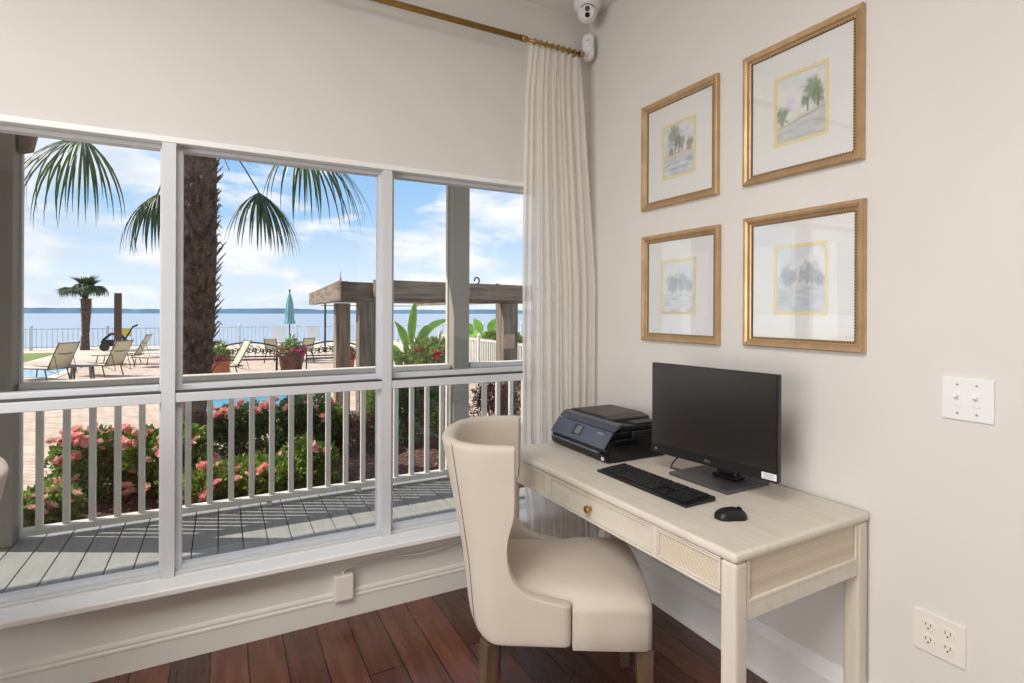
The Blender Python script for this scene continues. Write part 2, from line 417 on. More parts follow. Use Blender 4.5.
w.bb(OX0, OX1, 0.0, 0.15, OZ1, HC)
struct('wall_window', w, M_wall)
struct('wall_under_window', MB().bb(OX0, OX1, 0.0, 0.15, -0.1, OZ0), M_panel)
# trim: head casing, sill, apron
t = MB(); t.bb(OX0, OX1, -0.004, 0.10, 2.090, 2.1150)
struct('trim_1', t, M_trim, bevel=0.003)
t = MB(); t.bb(OX0 - 0.05, -0.02, -0.106, -0.001, 0.308, 0.335, 0.006, 2); t.bb(OX0, OX1, -0.001, 0.12, 0.3205, 0.335)
struct('trim_2', t, M_trim, bevel=0.002)       # window stool
t = MB()
t.prism([(0, 0.238), (-0.014, 0.240), (-0.016, 0.285), (-0.03, 0.3075), (0, 0.3075)], 0, OX0, -0.02)
struct('trim_3', t, M_panel)                  # apron moulding under the stool
prof = [(0, 0), (-0.012, 0), (-0.012, 0.086), (-0.015, 0.090), (-0.015, 0.098), (-0.009, 0.103), (-0.011, 0.113), (-0.007, 0.122), (0, 0.126)]
struct('baseboard_window', MB().prism(prof, 0, XL, -0.031), M_panel)
profr = [(-0.0, 0), (-0.03, 0), (-0.03, 0.012), (-0.022, 0.02), (-0.022, 0.135), (-0.028, 0.14), (-0.028, 0.15), (-0.02, 0.158), (-0.014, 0.182), (-0.006, 0.20), (0, 0.20)]
struct('baseboard_right', MB().prism(profr, 1, YB, 0.0), M_trim)
struct('baseboard_left', MB().bb(XL, XL + 0.02, YB, -0.02, 0, 0.16), M_trim)
struct('baseboard_rear', MB().bb(XL + 0.02, -0.031, YB, YB + 0.02, 0, 0.16), M_trim)

# the window bank: units between mullions
mull = [(-2.98, -2.93), (-2.095, -2.048), (-1.203, -1.160), (-0.295, -0.2405)]
for i in range(3):
    a = mull[i][1] + 0.0; b = mull[i + 1][0]
    ja = 0.022 if i >= 1 else 0.02; jb = 0.010
    if i == 3: a += 0.0
    fr = MB()
    fr.bb(a - 0.01, a + ja, 0.045, 0.10, 0.336, 2.089)
    fr.bb(b - jb, b + 0.01, 0.045, 0.10, 0.336, 2.089)
    fr.bb(a + ja, b - jb, 0.045, 0.10, 2.072, 2.089)
    fr.bb(a + ja, b - jb, 0.045, 0.10, 0.336, 0.356); fr.bb(a + 0.001, b - 0.001, 0.02, 0.0445, 0.336, 0.346)
    o = struct('window_%d' % (i + 1), fr, M_vinyl, bevel=0.002)
    q = MB(); q.bb(a + 0.0005, b - 0.0005, 0.004, 0.0448, 1.040, 1.078); q.build('check_rail', M_vinyl, o, bevel=0.003)
    q = MB(); q.bb(a + ja, b - jb, 0.046, 0.09, 1.084, 1.108); q.build('sash_rail', M_vinyl, o, bevel=0.003)
    q = MB(); q.bb(a + 0.001, b - 0.001, 0.010, 0.088, 1.0785, 1.0838); q.build('gasket', M_gasket, o)
    q = MB(); q.bb(a + ja, b - jb, 0.070, 0.074, 0.356, 1.040); q.bb(a + ja, b - jb, 0.078, 0.082, 1.108, 2.072); q.build('pane', M_glass, o)
t = MB()
for m0, m1 in mull: t.bb(m0, m1, 0.0, 0.1105, 0.3355, 2.0895)
struct('trim_4', t, M_vinyl)                 # window mullions

# ================================================================== CURTAIN AND ROD
rod = thing('curtain_rod', 'ribbed antique gold curtain rod running along the top of the window wall', 'curtain rod', (-0.3, -0.1, 2.838))
q = MB(); n = 12; pts = [(-3.2, -0.1, 2.838), (-0.50, -0.1, 2.838)]
q.tube(pts, 0.0135, 20)
for k in range(10):
    an = 2 * PI * k / 10
    q.tube([(-3.2, -0.1 + 0.0130 * math.cos(an), 2.838 + 0.0130 * math.sin(an)), (-0.50, -0.1 + 0.0130 * math.cos(an), 2.838 + 0.0130 * math.sin(an))], 0.0018, 6)
q.build('pole', M_rod, rod, smooth=True)
q = MB(); q.tube([(-0.51, -0.1, 2.838), (-0.48, -0.1, 2.838)], 0.017, 20); q.tube([(-0.47, -0.1, 2.838), (-0.13, -0.1, 2.838)], 0.009, 16)
q.build('thin_pole', M_rod, rod, smooth=True)
for xb_ in (-0.155, -2.9):
    q = MB(); q.tube([(xb_, -0.1, 2.838), (xb_, -0.001, 2.838)], 0.005, 10); q.tube([(xb_, -0.006, 2.838), (xb_, -0.001, 2.838)], 0.014, 16); q.build('bracket', M_rod, rod, smooth=True)
q = MB(); q.tube([(-0.135, -0.1, 2.838), (-0.12, -0.1, 2.838)], 0.016, 16); q.build('finial', M_rod, rod, smooth=True)

cur = thing('curtain', 'floor length cream sheer curtain gathered in the corner beside the window', 'curtain', (-0.24, -0.1, 0.0))
rows = []; nz_ = 44; nx = 220
for j in range(nz_ + 1):
    tt = j / nz_; z = 2.815 - tt * (2.815 - 0.012)
    row = []
    g = min(1.0, tt / 0.10)
    xa = -0.462 - 0.013 * g - 0.02 * math.sin(tt * 3.0); xb = -0.135 + 0.10 * min(1, tt / 0.45)
    for i in range(nx + 1):
        s = i / nx
        x = xa + (xb - xa) * (s + 0.012 * math.sin(s * 31 + 2 * tt) )
        ph = 2 * PI * (8.5 * s + 0.25 * math.sin(5 * s + 1.5 * tt))
        A = 0.004 + 0.014 * g * (0.6 + 0.4 * math.sin(7 * s + 1))
        sharp = math.sin(ph)
        pin = (1 - g) * 0.018 * (abs(math.sin(ph / 2)) ** 8)
        A2 = 0.006 * math.sin(ph * 2.3 + 3 * s) * g
        if s < 0.2: A *= (0.35 + 0.65 * s / 0.2)
        y = -0.088 + 0.0 * s - A * sharp * 0.9 - pin + A2
        y = min(y, -0.028)
        if z < 0.52:
            tz = -0.128 + 0.4 * (y + 0.1); f_ = 1.0 if z < 0.36 else (0.52 - z) / 0.16; y = min(y, y * (1 - f_) + tz * f_)
        row.append((min(x, -0.034), y, z))
    rows.append(row)
q = MB(); q.grid(rows); q.build('sheer_panel', M_sheer, cur, smooth=True)
for k in range(9):
    x = -0.43 + k * 0.036
    q = MB(); pts = [(x, -0.1 + 0.015 * math.cos(a), 2.838 + 0.015 * math.sin(a)) for a in [2 * PI * i / 16 for i in range(17)]]
    q.tube(pts, 0.003, 6, cap=False); q.build('curtain_ring', M_rod, cur, smooth=True)

# ================================================================== PICTURES
def tree_blob(u, v, cu, cv, r, seed):
    d = math.hypot((u - cu) , (v - cv)) / r
    n = noise.noise(Vector((u * 14, v * 14, seed))) * 0.45 + noise.noise(Vector((u * 34, v * 34, seed))) * 0.25
    return max(0.0, min(1.0, (1.0 - d + n) * 2.2))
def art_color(kind, u, v):
    pap = Vector((0.84, 0.84, 0.82))
    c = pap.copy()
    n = noise.noise(Vector((u * 5, v * 5, kind * 3.1)))
    sky = Vector((0.66, 0.72, 0.80)); c = c.lerp(sky, max(0, min(0.6, 0.3 + n)) * (1 if v > 0.45 else 0.3))
    green = Vector((0.16, 0.25, 0.12)); grey = Vector((0.20, 0.26, 0.29)); ochre = Vector((0.62, 0.56, 0.34)); blue = Vector((0.45, 0.52, 0.62))
    if kind == 1:
        hor = 0.30 + 0.16 * u
        if v < hor: c = c.lerp(ochre, 0.35 + 0.3 * n)
        if v < hor - 0.06 - 0.1 * (0.5 - u) : c = c.lerp(blue, 0.45 + 0.5 * noise.noise(Vector((u * 4, v * 16, 2))))
        if abs(v - (hor - 0.07)) < 0.012 + 0.012 * n: c = c.lerp(grey, 0.5)
        for (a, b, r) in ((0.72, 0.70, 0.21), (0.86, 0.58, 0.17), (0.58, 0.55, 0.09), (0.1, 0.42, 0.16)):
            c = c.lerp(green, 0.75 * tree_blob(u, v, a, b, r, a * 9))
        for a, b0, b1 in ((0.64, 0.38, 0.60), (0.86, 0.40, 0.62)):
            if abs(u - a) < 0.016 and b0 < v < b1: c = c.lerp(Vector((0.16, 0.15, 0.13)), 0.8)
    elif kind == 2:
        if v < 0.55: c = c.lerp(grey, 0.12)
        for (a, b, r) in ((0.25, 0.56, 0.2), (0.68, 0.58, 0.24), (0.9, 0.5, 0.12)):
            c = c.lerp(grey, 0.55 * tree_blob(u, v, a, b, r, a * 7))
        if v < 0.38: c = c.lerp(blue, 0.4 + 0.6 * noise.noise(Vector((u * 4, v * 18, 5))))
    elif kind == 3:
        if v < 0.36: c = c.lerp(blue, 0.55 + 0.7 * noise.noise(Vector((u * 4, v * 18, 7))))
        elif v < 0.46: c = c.lerp(ochre, 0.6)
        for (a, b, r) in ((0.35, 0.78, 0.26), (0.55, 0.62, 0.16), (0.85, 0.55, 0.14), (0.25, 0.5, 0.12)):
            c = c.lerp(green, 0.7 * tree_blob(u, v, a, b, r, a * 5))
        for a in (0.38, 0.5):
            if abs(u - a - 0.03 * v) < 0.016 and 0.42 < v < 0.75: c = c.lerp(Vector((0.16, 0.15, 0.13)), 0.75)
    else:
        for (a, b, r) in ((0.3, 0.55, 0.22), (0.6, 0.6, 0.22), (0.85, 0.5, 0.14)):
            c = c.lerp(grey, 0.5 * tree_blob(u, v, a, b, r, a * 4))
        if v < 0.36: c = c.lerp(blue, 0.3 + 0.5 * noise.noise(Vector((u * 4, v * 18, 9))))
    return (max(0, c.x), max(0, c.y), max(0, c.z), 1)
def art_mat():
    m = bpy.data.materials.new('watercolour_print'); m.use_nodes = True; nt = m.node_tree
    b = nt.nodes['Principled BSDF']; a = nt.nodes.new('ShaderNodeVertexColor'); a.layer_name = 'paint'
    nt.links.new(a.outputs[0], b.inputs['Base Color']); b.inputs['Roughness'].default_value = 0.9; return m
M_art = art_mat()
K = (1.881 - 0.024) / 1.881
def wallpt(y, z, k=K): return (CY + k * (y - CY), CZ + k * (z - CZ))
def picture(kind, y0, y1, z0, z1, ay0, ay1, az0, az1, label):
    # y0 = far (left) edge, y1 = near (right) edge, as seen on the front face
    (ya, za), (yb, zb) = wallpt(y0, z0), wallpt(y1, z1)
    (ba, ca), (bb_, cb) = wallpt(ay0, az0, 0.994), wallpt(ay1, az1, 0.994)
    t = thing('picture_frame', label, 'framed picture', (0.0, (ya + yb) / 2, za), 0, 'gold framed pictures above the desk')
    W = 0.03
    prof_ = [(0, -0.001), (0, -0.020), (0.004, -0.024), (0.012, -0.022), (0.020, -0.018), (0.026, -0.010), (W, -0.008), (W, -0.001)]   # inward, x
    q = MB(); rings = []
    for s_, d_ in [(p[0], p[1]) for p in prof_]:
        rings.append([(d_, ya - s_, za + s_), (d_, yb + s_, za + s_), (d_, yb + s_, zb - s_), (d_, ya - s_, zb - s_)])
    rings.append(rings[0]); q.grid(rings, closed=True); bmesh.ops.remove_doubles(q.bm, verts=q.bm.verts, dist=1e-6)
    q.build('moulding', M_frame, t)
    i0 = W; q = MB()
    q.bb(-0.0075, -0.001, ya - i0 - 0.007, ya - i0, za + i0, zb - i0); q.bb(-0.0075, -0.001, yb + i0, yb + i0 + 0.007, za + i0, zb - i0)
    q.bb(-0.0075, -0.001, ya - i0, yb + i0, za + i0, za + i0 + 0.007); q.bb(-0.0075, -0.001, ya - i0, yb + i0, zb - i0 - 0.007, zb - i0)
    q.build('rabbet_lip', M_beadgap, t)
    q = MB(); st = 0.0105; e = i0 + 0.0035
    ny = int((ya - yb - 2 * i0) / st); nzz = int((zb - za - 2 * i0) / st)
    for k in range(ny + 1):
        y = ya - i0 - 0.003 - k * (ya - yb - 2 * i0 - 0.006) / ny
        for z in (za + e, zb - e): q.box((-0.008, y, z), (0.004, 0.0062, 0.0062), None, 0.0015)
    for k in range(1, nzz):
        z = za + i0 + 0.003 + k * (zb - za - 2 * i0 - 0.006) / nzz
        for y in (ya - e, yb + e): q.box((-0.008, y, z), (0.004, 0.0062, 0.0062), None, 0.0015)
    q.build('beading', M_bead, t)
    q = MB(); j = i0 + 0.007
    mo = 0.0035
    q.bb(-mo, -0.001, ba, ya - j, za + j, zb - j); q.bb(-mo, -0.001, yb + j, bb_, za + j, zb - j)
    q.bb(-mo, -0.001, bb_, ba, za + j, ca); q.bb(-mo, -0.001, bb_, ba, cb, zb - j)
    q.build('mount_board', M_mat, t)
    q = MB(); f_ = 0.013
    q.bb(-mo - 0.0006, -0.001, ba - f_, ba, ca, cb); q.bb(-mo - 0.0006, -0.001, bb_, bb_ + f_, ca, cb)
    q.bb(-mo - 0.0006, -0.001, bb_ + f_, ba - f_, ca, ca + f_); q.bb(-mo - 0.0006, -0.001, bb_ + f_, ba - f_, cb - f_, cb)
    q.build('gilt_fillet', M_fillet, t)
    # painted print: a colour grid
    q = MB(); nu, nv = 90, 110; lay = q.bm.loops.layers.color.new('paint')
    A0, A1, B0, B1 = ba - f_, bb_ + f_, ca + f_, cb - f_
    R_ = q.grid([[(-0.0015, A0 + (A1 - A0) * i / nu, B0 + (B1 - B0) * jv / nv) for i in range(nu + 1)] for jv in range(nv + 1)])
    q.bm.verts.ensure_lookup_table()
    cache = {}
    for f in q.bm.faces:
        for l in f.loops:
            u = (l.vert.co.y - A0) / (A1 - A0); v = (l.vert.co.z - B0) / (B1 - B0)
            k_ = (round(u, 4), round(v, 4))
            if k_ not in cache: cache[k_] = art_color(kind, u, v)
            c = cache[k_]
            l[lay] = tuple([(x * 12.92 if x <= 0.0031308 else 1.055 * x ** (1 / 2.4) - 0.055) for x in c[:3]] + [1])
    q.build('watercolour_print', M_art, t)
    q = MB(); q.bb(-0.0062, -0.0052, yb + i0 + 0.002, ya - i0 - 0.002, za + i0 + 0.002, zb - i0 - 0.002); q.build('glazing', M_picglass, t)
    return t
picture(1, -1.051, -1.528, 1.932, 2.455, -1.194, -1.412, 2.050, 2.318, 'gold framed watercolour of two trees by a stream, upper right of the four pictures')
picture(2, -1.056, -1.534, 1.281, 1.799, -1.196, -1.412, 1.407, 1.672, 'gold framed picture with glass mirroring the window, lower right of the four')
picture(3, -0.437, -0.920, 1.926, 2.452, -0.583, -0.800, 2.049, 2.314, 'gold framed watercolour of a tall tree over blue water, upper left of the four pictures')
picture(4, -0.442, -0.930, 1.273, 1.794, -0.581, -0.803, 1.404, 1.666, 'gold framed picture of grey trees, lower left of the four, nearest the printer')

# ================================================================== SWITCH, OUTLET, SMALL BOXES
def plate(name, label, cat, y0, y1, z0, z1, m):
    t = thing(name, label, cat, (0, (y0 + y1) / 2, z0))
    q = MB(); q.box((-0.0035, (y0 + y1) / 2, (z0 + z1) / 2), (0.007, abs(y1 - y0), z1 - z0), None, 0.0028, 2)
    q.build('cover_plate', m, t)
    return t
t = plate('light_switch_plate', 'white double toggle switch plate on the right wall beside the lower right picture', 'light switch', -1.763, -1.887, 1.110, 1.232, M_plate)
for k, y in enumerate((-1.802, -1.848)):
    q = MB(); q.bb(-0.009, -0.006, y - 0.008, y + 0.008, 1.150, 1.192, 0.001); q.build('toggle_surround', M_plate, t)
    q = MB(); q.box((-0.015, y, 1.178), (0.018, 0.009, 0.010), (0, math.radians(28), 0), 0.002, 2); q.build('toggle', M_plate, t)
    for z in (1.130, 1.212):
        q = MB(); q.tube([(-0.006, y, z), (-0.0082, y, z)], 0.003, 10); q.build('screw', M_silver, t)
t = plate('wall_outlet', 'ivory four socket power outlet low on the right wall right of the desk', 'power outlet', -1.690, -1.824, 0.398, 0.520, M_plate2)
for y in (-1.732, -1.782):
    for z in (0.438, 0.480):
        q = MB(); q.tube([(-0.006, y, z), (-0.0092, y, z)], 0.0165, 20); o = q.build('socket_face', M_plate2, t)
        q = MB()
        q.bb(-0.0097, -0.0080, y - 0.0075, y - 0.0055, z - 0.001, z + 0.008); q.bb(-0.0097, -0.0080, y + 0.0055, y + 0.0075, z - 0.001, z + 0.008)
        q.tube([(-0.0097, y, z - 0.0075), (-0.008, y, z - 0.0075)], 0.0026, 8)
        q.build('slots', M_slot, o)
# wall box with cord
t = thing('cable_box', 'small plain white plastic box low on the panelling under the window', 'junction box', (-1.385, 0.0, 0.09))
q = MB(); q.box((-1.385, -0.0215, 0.152), (0.085, 0.043, 0.115), None, 0.006, 2); q.build('cover', M_plate2, t)
q = MB(); q.tube([(-1.385, -0.018, 0.205), (-1.385, -0.018, 0.222)], 0.006, 10); q.build('strain_relief', M_panel, t)
q = MB(); pts = [(-1.385, -0.018, 0.218), (-1.36, -0.022, 0.232), (-1.27, -0.024, 0.242), (-1.15, -0.03, 0.243), (-1.02, -0.034, 0.232), (-0.93, -0.034, 0.236), (-0.80, -0.03, 0.25), (-0.60, -0.028, 0.236), (-0.46, -0.026, 0.22)]
q.tube(pts, 0.0032, 8); tag(q.build('power_cord', M_panel, None, smooth=True, origin=(-1.0, 0, 0.22)), 'thin white cord running along the panelling from the small white box', 'cord')

# security camera on the ceiling
t = thing('security_camera', 'white turret security camera on the ceiling in the corner above the curtain', 'security camera', (-0.135, -0.160, 2.97))
cc = Vector((-0.135, -0.160, 2.998))
q = MB(); q.lathe([(0.076, 0.1015), (0.076, 0.088), (0.072, 0.070), (0.064, 0.058), (0.058, 0.052)], (cc.x, cc.y, cc.z), 32); q.build('base', M_plate, t, smooth=True)
q = MB(); q.ball((cc.x, cc.y, cc.z + 0.038), 0.053, 4); q.build('eyeball', M_plate, t, smooth=True)
vd = (Vector((CX, CY, 1.9)) - cc).normalized()
ctr = cc + Vector((0, 0, 0.038)); side = vd.cross(Vector((0, 0, 1))).normalized(); upv = side.cross(vd).normalized()
q = MB(); q.tube([ctr + vd * 0.036, ctr + vd * 0.0535], 0.036, 28); q.build('face_plate', M_plate, t)
for off, r_, m_ in ((0.014, 0.0135, M_lensgrey), (-0.016, 0.013, M_lens)):
    q = MB(); p = ctr + upv * off; q.tube([p + vd * 0.05, p + vd * 0.0560], r_, 20); q.build('lens' if off < 0 else 'infrared_window', m_, t)
q = MB(); pts = [ctr + vd * 0.0522 + side * (0.036 * math.cos(a)) + upv * (0.003 + 0.033 * math.sin(a)) for a in [PI * (0.15 + 0.7 * i / 12) for i in range(13)]]
q.tube(pts, 0.0022, 6); q.build('hood_gap', M_slot, t)
# motion sensor across the corner
t = thing('motion_sensor', 'white pill shaped motion sensor in the corner below the security camera', 'motion sensor', (-0.05, -0.06, 2.80))
R_ = Matrix.Rotation(math.radians(-42), 3, 'Z')
def pill(w_, h_, n=12):
    pts = []
    for a in range(n + 1): pts.append((w_ / 2 * math.cos(PI * a / n), h_ / 2 - w_ / 2 + w_ / 2 * math.sin(PI * a / n)))
    for a in range(n + 1): pts.append((-w_ / 2 * math.cos(PI * a / n), -h_ / 2 + w_ / 2 - w_ / 2 * math.sin(PI * a / n)))
    return pts
def pill_body(w_, h_, y0, y1, name, m_):
    q = MB(); q.prism(pill(w_, h_), 1, y0, y1)
    for v in q.bm.verts: v.co = R_ @ v.co + Vector((-0.048, -0.053, 2.905))
    return q.build(name, m_, t, bevel=0.008, seg=3)
pill_body(0.064, 0.145, -0.038, 0.004, 'housing', M_plate)
pill_body(0.052, 0.075, -0.0435, -0.036, 'lens_cover', M_sticker)
q = MB(); q.box((0, -0.0435, 0.030), (0.022, 0.002, 0.003))
for v in q.bm.verts: v.co = R_ @ v.co + Vector((-0.048, -0.053, 2.905))
q.build('indicator_slit', M_print, t)

# ================================================================== DESK
DX, DY0, DY1, DZ = -0.66, -1.578, -0.285, 0.767
DROT = math.radians(1.3)
desk = thing('writing_desk', 'whitewashed oak writing desk with cane panels against the right wall', 'desk', (DX, DY0, 0))
q = MB(); q.bb(DX - 0.004, -0.010, DY0 - 0.004, DY1 + 0.004, 0.738, DZ, 0.012, 3); q.build('desktop', M_deskwood, desk)
for (x0, y0) in ((DX, DY0), (DX, DY1 - 0.052), (-0.068, DY0), (-0.068, DY1 - 0.052)):
    q = MB(); q.bb(x0, x0 + 0.052, y0, y0 + 0.052, 0.0, 0.737, 0.010, 3); q.build('leg', M_deskedge, desk)
ap0, ap1 = 0.634, 0.737
ya, yb = DY0 + 0.053, DY1 - 0.053
# front frame
q = MB(); q.bb(DX + 0.003, DX + 0.022, ya, yb, ap0, ap0 + 0.009); q.bb(DX + 0.003, DX + 0.022, ya, yb, ap1 - 0.006, ap1)
for yy in (-0.648, -1.268): q.bb(DX + 0.003, DX + 0.022, yy - 0.012, yy + 0.012, ap0 + 0.009, ap1 - 0.006)
q.build('front_frame', M_deskwood, desk, bevel=0.002)
for (a, b, nm, m_) in ((yb - 0.0, -0.636, 'cane_panel', M_cane), (-0.660, -1.256, 'drawer', M_deskwood), (-1.280, ya, 'cane_panel', M_cane)):
    q = MB(); q.bb(DX + 0.010, DX + 0.020, a, b, ap0 + 0.010, ap1 - 0.007); o = q.build(nm, m_, desk)
    q = MB(); w_ = 0.006; X0, X1 = DX + 0.004, DX + 0.0095
    hi, lo = max(a, b) - 0.002, min(a, b) + 0.002; zl, zh = ap0 + 0.0105, ap1 - 0.0075
    q.bb(X0, X1, lo, hi, zl, zl + w_); q.bb(X0, X1, lo, hi, zh - w_, zh); q.bb(X0, X1, lo, lo + w_, zl + w_, zh - w_); q.bb(X0, X1, hi - w_, hi, zl + w_, zh - w_)
    q.build('bead', M_deskwood, o, bevel=0.0015)
    if nm == 'drawer':
        yk = -0.935
        q = MB()
        q.tube([(DX + 0.010, yk, 0.684), (DX - 0.006, yk, 0.684), (DX - 0.008, yk, 0.684), (DX - 0.016, yk, 0.684), (DX - 0.019, yk, 0.684)], [0.007, 0.006, 0.013, 0.0135, 0.009], 20)
        q.build('knob', M_brass, o, smooth=False)
# end aprons
for (ye, sg) in ((DY0, 1), (DY1, -1)):
    y0, y1 = ye + sg * 0.010, ye + sg * 0.022
    q = MB(); q.bb(DX + 0.053, -0.069, y0, y1, 0.628, ap1); q.build('cane_panel', M_cane, desk)
    q = MB(); yo = ye + sg * 0.003
    q.bb(DX + 0.053, -0.069, yo, y1 + sg * 0.004, 0.572, 0.616); q.build('end_rail', M_deskwood, desk, bevel=0.002)
    q = MB(); q.bb(DX + 0.053, -0.069, yo - sg * 0.001, y1, 0.6165, 0.6275)
    q.bb(-0.080, -0.069, yo, y0 - sg * 0.0005, 0.628, ap1 - 0.001); q.bb(DX + 0.053, DX + 0.063, yo, y0 - sg * 0.0005, 0.628, ap1 - 0.001)
    q.build('bead', M_deskwood, desk, bevel=0.002)
q = MB(); q.bb(-0.03, -0.016, ya, yb, ap0, ap1); q.build('back_apron', M_deskwood, desk)
q = MB(); q.bb(DX + 0.023, -0.031, DY0 + 0.06, DY1 - 0.06, ap0 + 0.004, ap0 + 0.010); q.build('drawer_bottom', M_deskwood, desk)

desk.rotation_euler = (0, 0, DROT)
# ================================================================== MONITOR
mz = DZ
mon = thing('computer_monitor', 'black flat computer monitor with a white sticker, standing on the desk', 'monitor', (-0.215, -1.120, mz), math.radians(8.0))
# local frame: -x faces the room (screen), y along the screen
def loc(q, name, m_, par, **k):
    return q.build(name, m_, par, local=True, **k)
zb_, zt_ = 0.083, 0.443
yc = -0.019
xs = -0.083      # screen plane
q = MB(); q.box((xs + 0.012, yc, (zb_ + zt_) / 2), (0.024, 0.524, zt_ - zb_), None, 0.002, 1); q.box((xs + 0.034, yc, (zb_ + zt_) / 2 - 0.02), (0.03, 0.36, 0.22), None, 0.012, 2); loc(q, 'housing', M_black, mon)
q = MB(); q.box((xs - 0.0008, yc, (zb_ + 0.034 + zt_) / 2 + 0.0), (0.0016, 0.518, zt_ - zb_ - 0.038)); sc_ = loc(q, 'screen', M_screen, mon)
q = MB(); q.box((xs - 0.002, yc, zb_ + 0.0165), (0.004, 0.524, 0.032), None, 0.001); bz = loc(q, 'chin_bezel', M_black, mon)
q = MB(); q.box((xs - 0.0045, -0.235 + yc, zb_ + 0.019), (0.001, 0.052, 0.022)); st_ = loc(q, 'sticker', M_sticker, mon)
q = MB()
for k in range(4): q.box((xs - 0.0052, -0.235 + yc + (0.004 if k % 2 else 0), zb_ + 0.0255 - k * 0.0045), (0.0004, 0.038 - 0.008 * (k % 2), 0.0012))
loc(q, 'sticker_print', M_print, st_)
q = MB(); q.box((xs - 0.0045, 0.236 + yc, zb_ + 0.017), (0.001, 0.009, 0.009), (PI / 4, 0, 0)); loc(q, 'emblem', M_silver, bz)
Mt = mw(mon) @ Matrix.Translation((xs - 0.0045, yc, zb_ + 0.0165)) @ Matrix(((0, 0, -1, 0), (-1, 0, 0, 0), (0, 1, 0, 0), (0, 0, 0, 1)))
text_mesh('DELL', 0.013, Mt, M_silver, mon, 'maker_lettering')
q = MB(); q.box((0.06, -0.012, 0.13), (0.03, 0.085, 0.24), None, 0.008, 2); q.box((0.0, -0.012, 0.25), (0.13, 0.08, 0.08), None, 0.008, 2); q.box((0.058, -0.012, 0.02), (0.06, 0.105, 0.014), None, 0.004); loc(q, 'stand_neck', M_black, mon)
q = MB(); q.box((0.034, 0.018, 0.0075), (0.235, 0.280, 0.011), (0, 0, math.radians(-6)), 0.003, 2); q.box((0.034, 0.018, 0.001), (0.23, 0.275, 0.002), (0, 0, math.radians(-6))); loc(q, 'stand_base', M_standgrey, mon)
q = MB(); pts = [(-0.10, -0.83, 0.83), (-0.14, -0.85, 0.785), (-0.19, -0.88, 0.772), (-0.22, -0.93, 0.771), (-0.16, -0.97, 0.771), (-0.03, -0.95, 0.771), (-0.012, -0.9, 0.771)]
q = MB(); pts = [(-0.16, -0.93, 0.93), (-0.17, -0.90, 0.83), (-0.20, -0.875, 0.778), (-0.235, -0.90, 0.7705), (-0.225, -0.945, 0.7705)]
q.tube(pts, 0.003, 8); q.build('cable', M_black, mon, smooth=True)

# ================================================================== KEYBOARD and MOUSE
kb = thing('keyboard', 'slim black full size keyboard lying on the desk in front of the monitor', 'keyboard', (-0.458, -1.030, DZ), math.radians(1.5))
q = MB(); q.prism([(-0.072, 0.0005), (0.070, 0.0005), (0.072, 0.016), (-0.072, 0.009)], 1, -0.235, 0.235); loc(q, 'case', M_black, kb, bevel=0.002)
def slope(x): return 0.009 + (x + 0.072) / 0.144 * 0.007
M_key = mat('black_keycap', rgb(30, 30, 33), 0.5)
ylays = []
kw = 0.0192
rowsK = []
for r in range(6):
    xr = 0.056 - r * 0.0205; y = 0.226; items = []
    if r == 0: ws = [1, .35, 1, 1, 1, 1, .35, 1, 1, 1, 1, .35, 1, 1, 1, 1]
    elif r == 1: ws = [1] * 13 + [2.05]
    elif r == 2: ws = [1.5] + [1] * 12 + [1.55]
    elif r == 3: ws = [1.8] + [1] * 11 + [2.25]
    elif r == 4: ws = [2.3] + [1] * 10 + [2.75]
    else: ws = [1.3, 1.1, 1.3, 6.2, 1.3, 1.1, 1.3, 1.45]
    for k, wv in enumerate(ws):
        gap = (r == 0 and wv < .5)
        if not gap: items.append((y - wv * kw / 2, wv * kw - 0.003))
        y -= wv * kw
    y = 0.226 - 15.25 * kw
    if r < 3 or r in (4, 5):
        cols_ = [0, 1, 2] if r in (0, 1, 2, 5) else [1]
        for c in cols_: items.append((y - (c + .5) * kw, kw - 0.003))
    y = 0.226 - 18.6 * kw
    for c in range(4): items.append((y - (c + .5) * kw * 1.05, kw - 0.003))
    for (yc, wy) in items:
        rowsK.append((xr, yc, wy))
for (xr, yc, wy) in rowsK[:100]:
    q = MB(); q.box((xr, yc, slope(xr) + 0.0022), (0.0165, wy, 0.0052), (0, -math.atan(0.007 / 0.144), 0), 0.0014)
    loc(q, 'key', M_key, kb)
q = MB()
for (xr, yc, wy) in rowsK[100:]: q.box((xr, yc, slope(xr) + 0.0022), (0.0165, wy, 0.0052), (0, -math.atan(0.007 / 0.144), 0), 0.0014)
o = loc(q, 'key', M_key, kb); o['kind'] = 'stuff'
ms = thing('computer_mouse', 'black wireless mouse on the desk right of the keyboard', 'mouse', (-0.460, -1.392, DZ), math.radians(-22))
q = MB(); rows = []
for j in range(17):
    u = j / 16; x = -0.052 + 0.104 * u
    wv = 0.0315 * (1 - abs(2 * u - 1) ** 3.2) ** 0.5 * (1 - 0.10 * math.exp(-((u - 0.5) / 0.18) ** 2)) + 0.0006
    hv = 0.036 * (max(0.0, math.sin(PI * (0.06 + 0.90 * (1 - u) ** 0.85 * 0.99))) ** 0.55) * (0.78 + 0.22 * (1 - u)) + 0.0006
    rows.append([(x, wv * math.cos(a), 0.001 + hv * max(0, math.sin(a)) ** 0.75) for a in [PI * k / 16 for k in range(17)]])
q.grid(rows)
bmesh.ops.holes_fill(q.bm, edges=[e for e in q.bm.edges if e.is_boundary], sides=0)
# x forward = towards the buttons
body = loc(q, 'shell', M_black, ms, smooth=True)
q = MB(); q.tube([(0.028, -0.0035, 0.026), (0.028, 0.0035, 0.026)], 0.009, 16); loc(q, 'scroll_wheel', M_blackgloss, ms)
q = MB(); q.tube([(0.05, 0, 0.012), (0.040, 0, 0.0235), (0.018, 0, 0.033), (0.0, 0, 0.0368)], 0.0008, 6); loc(q, 'button_split', M_slot, ms)

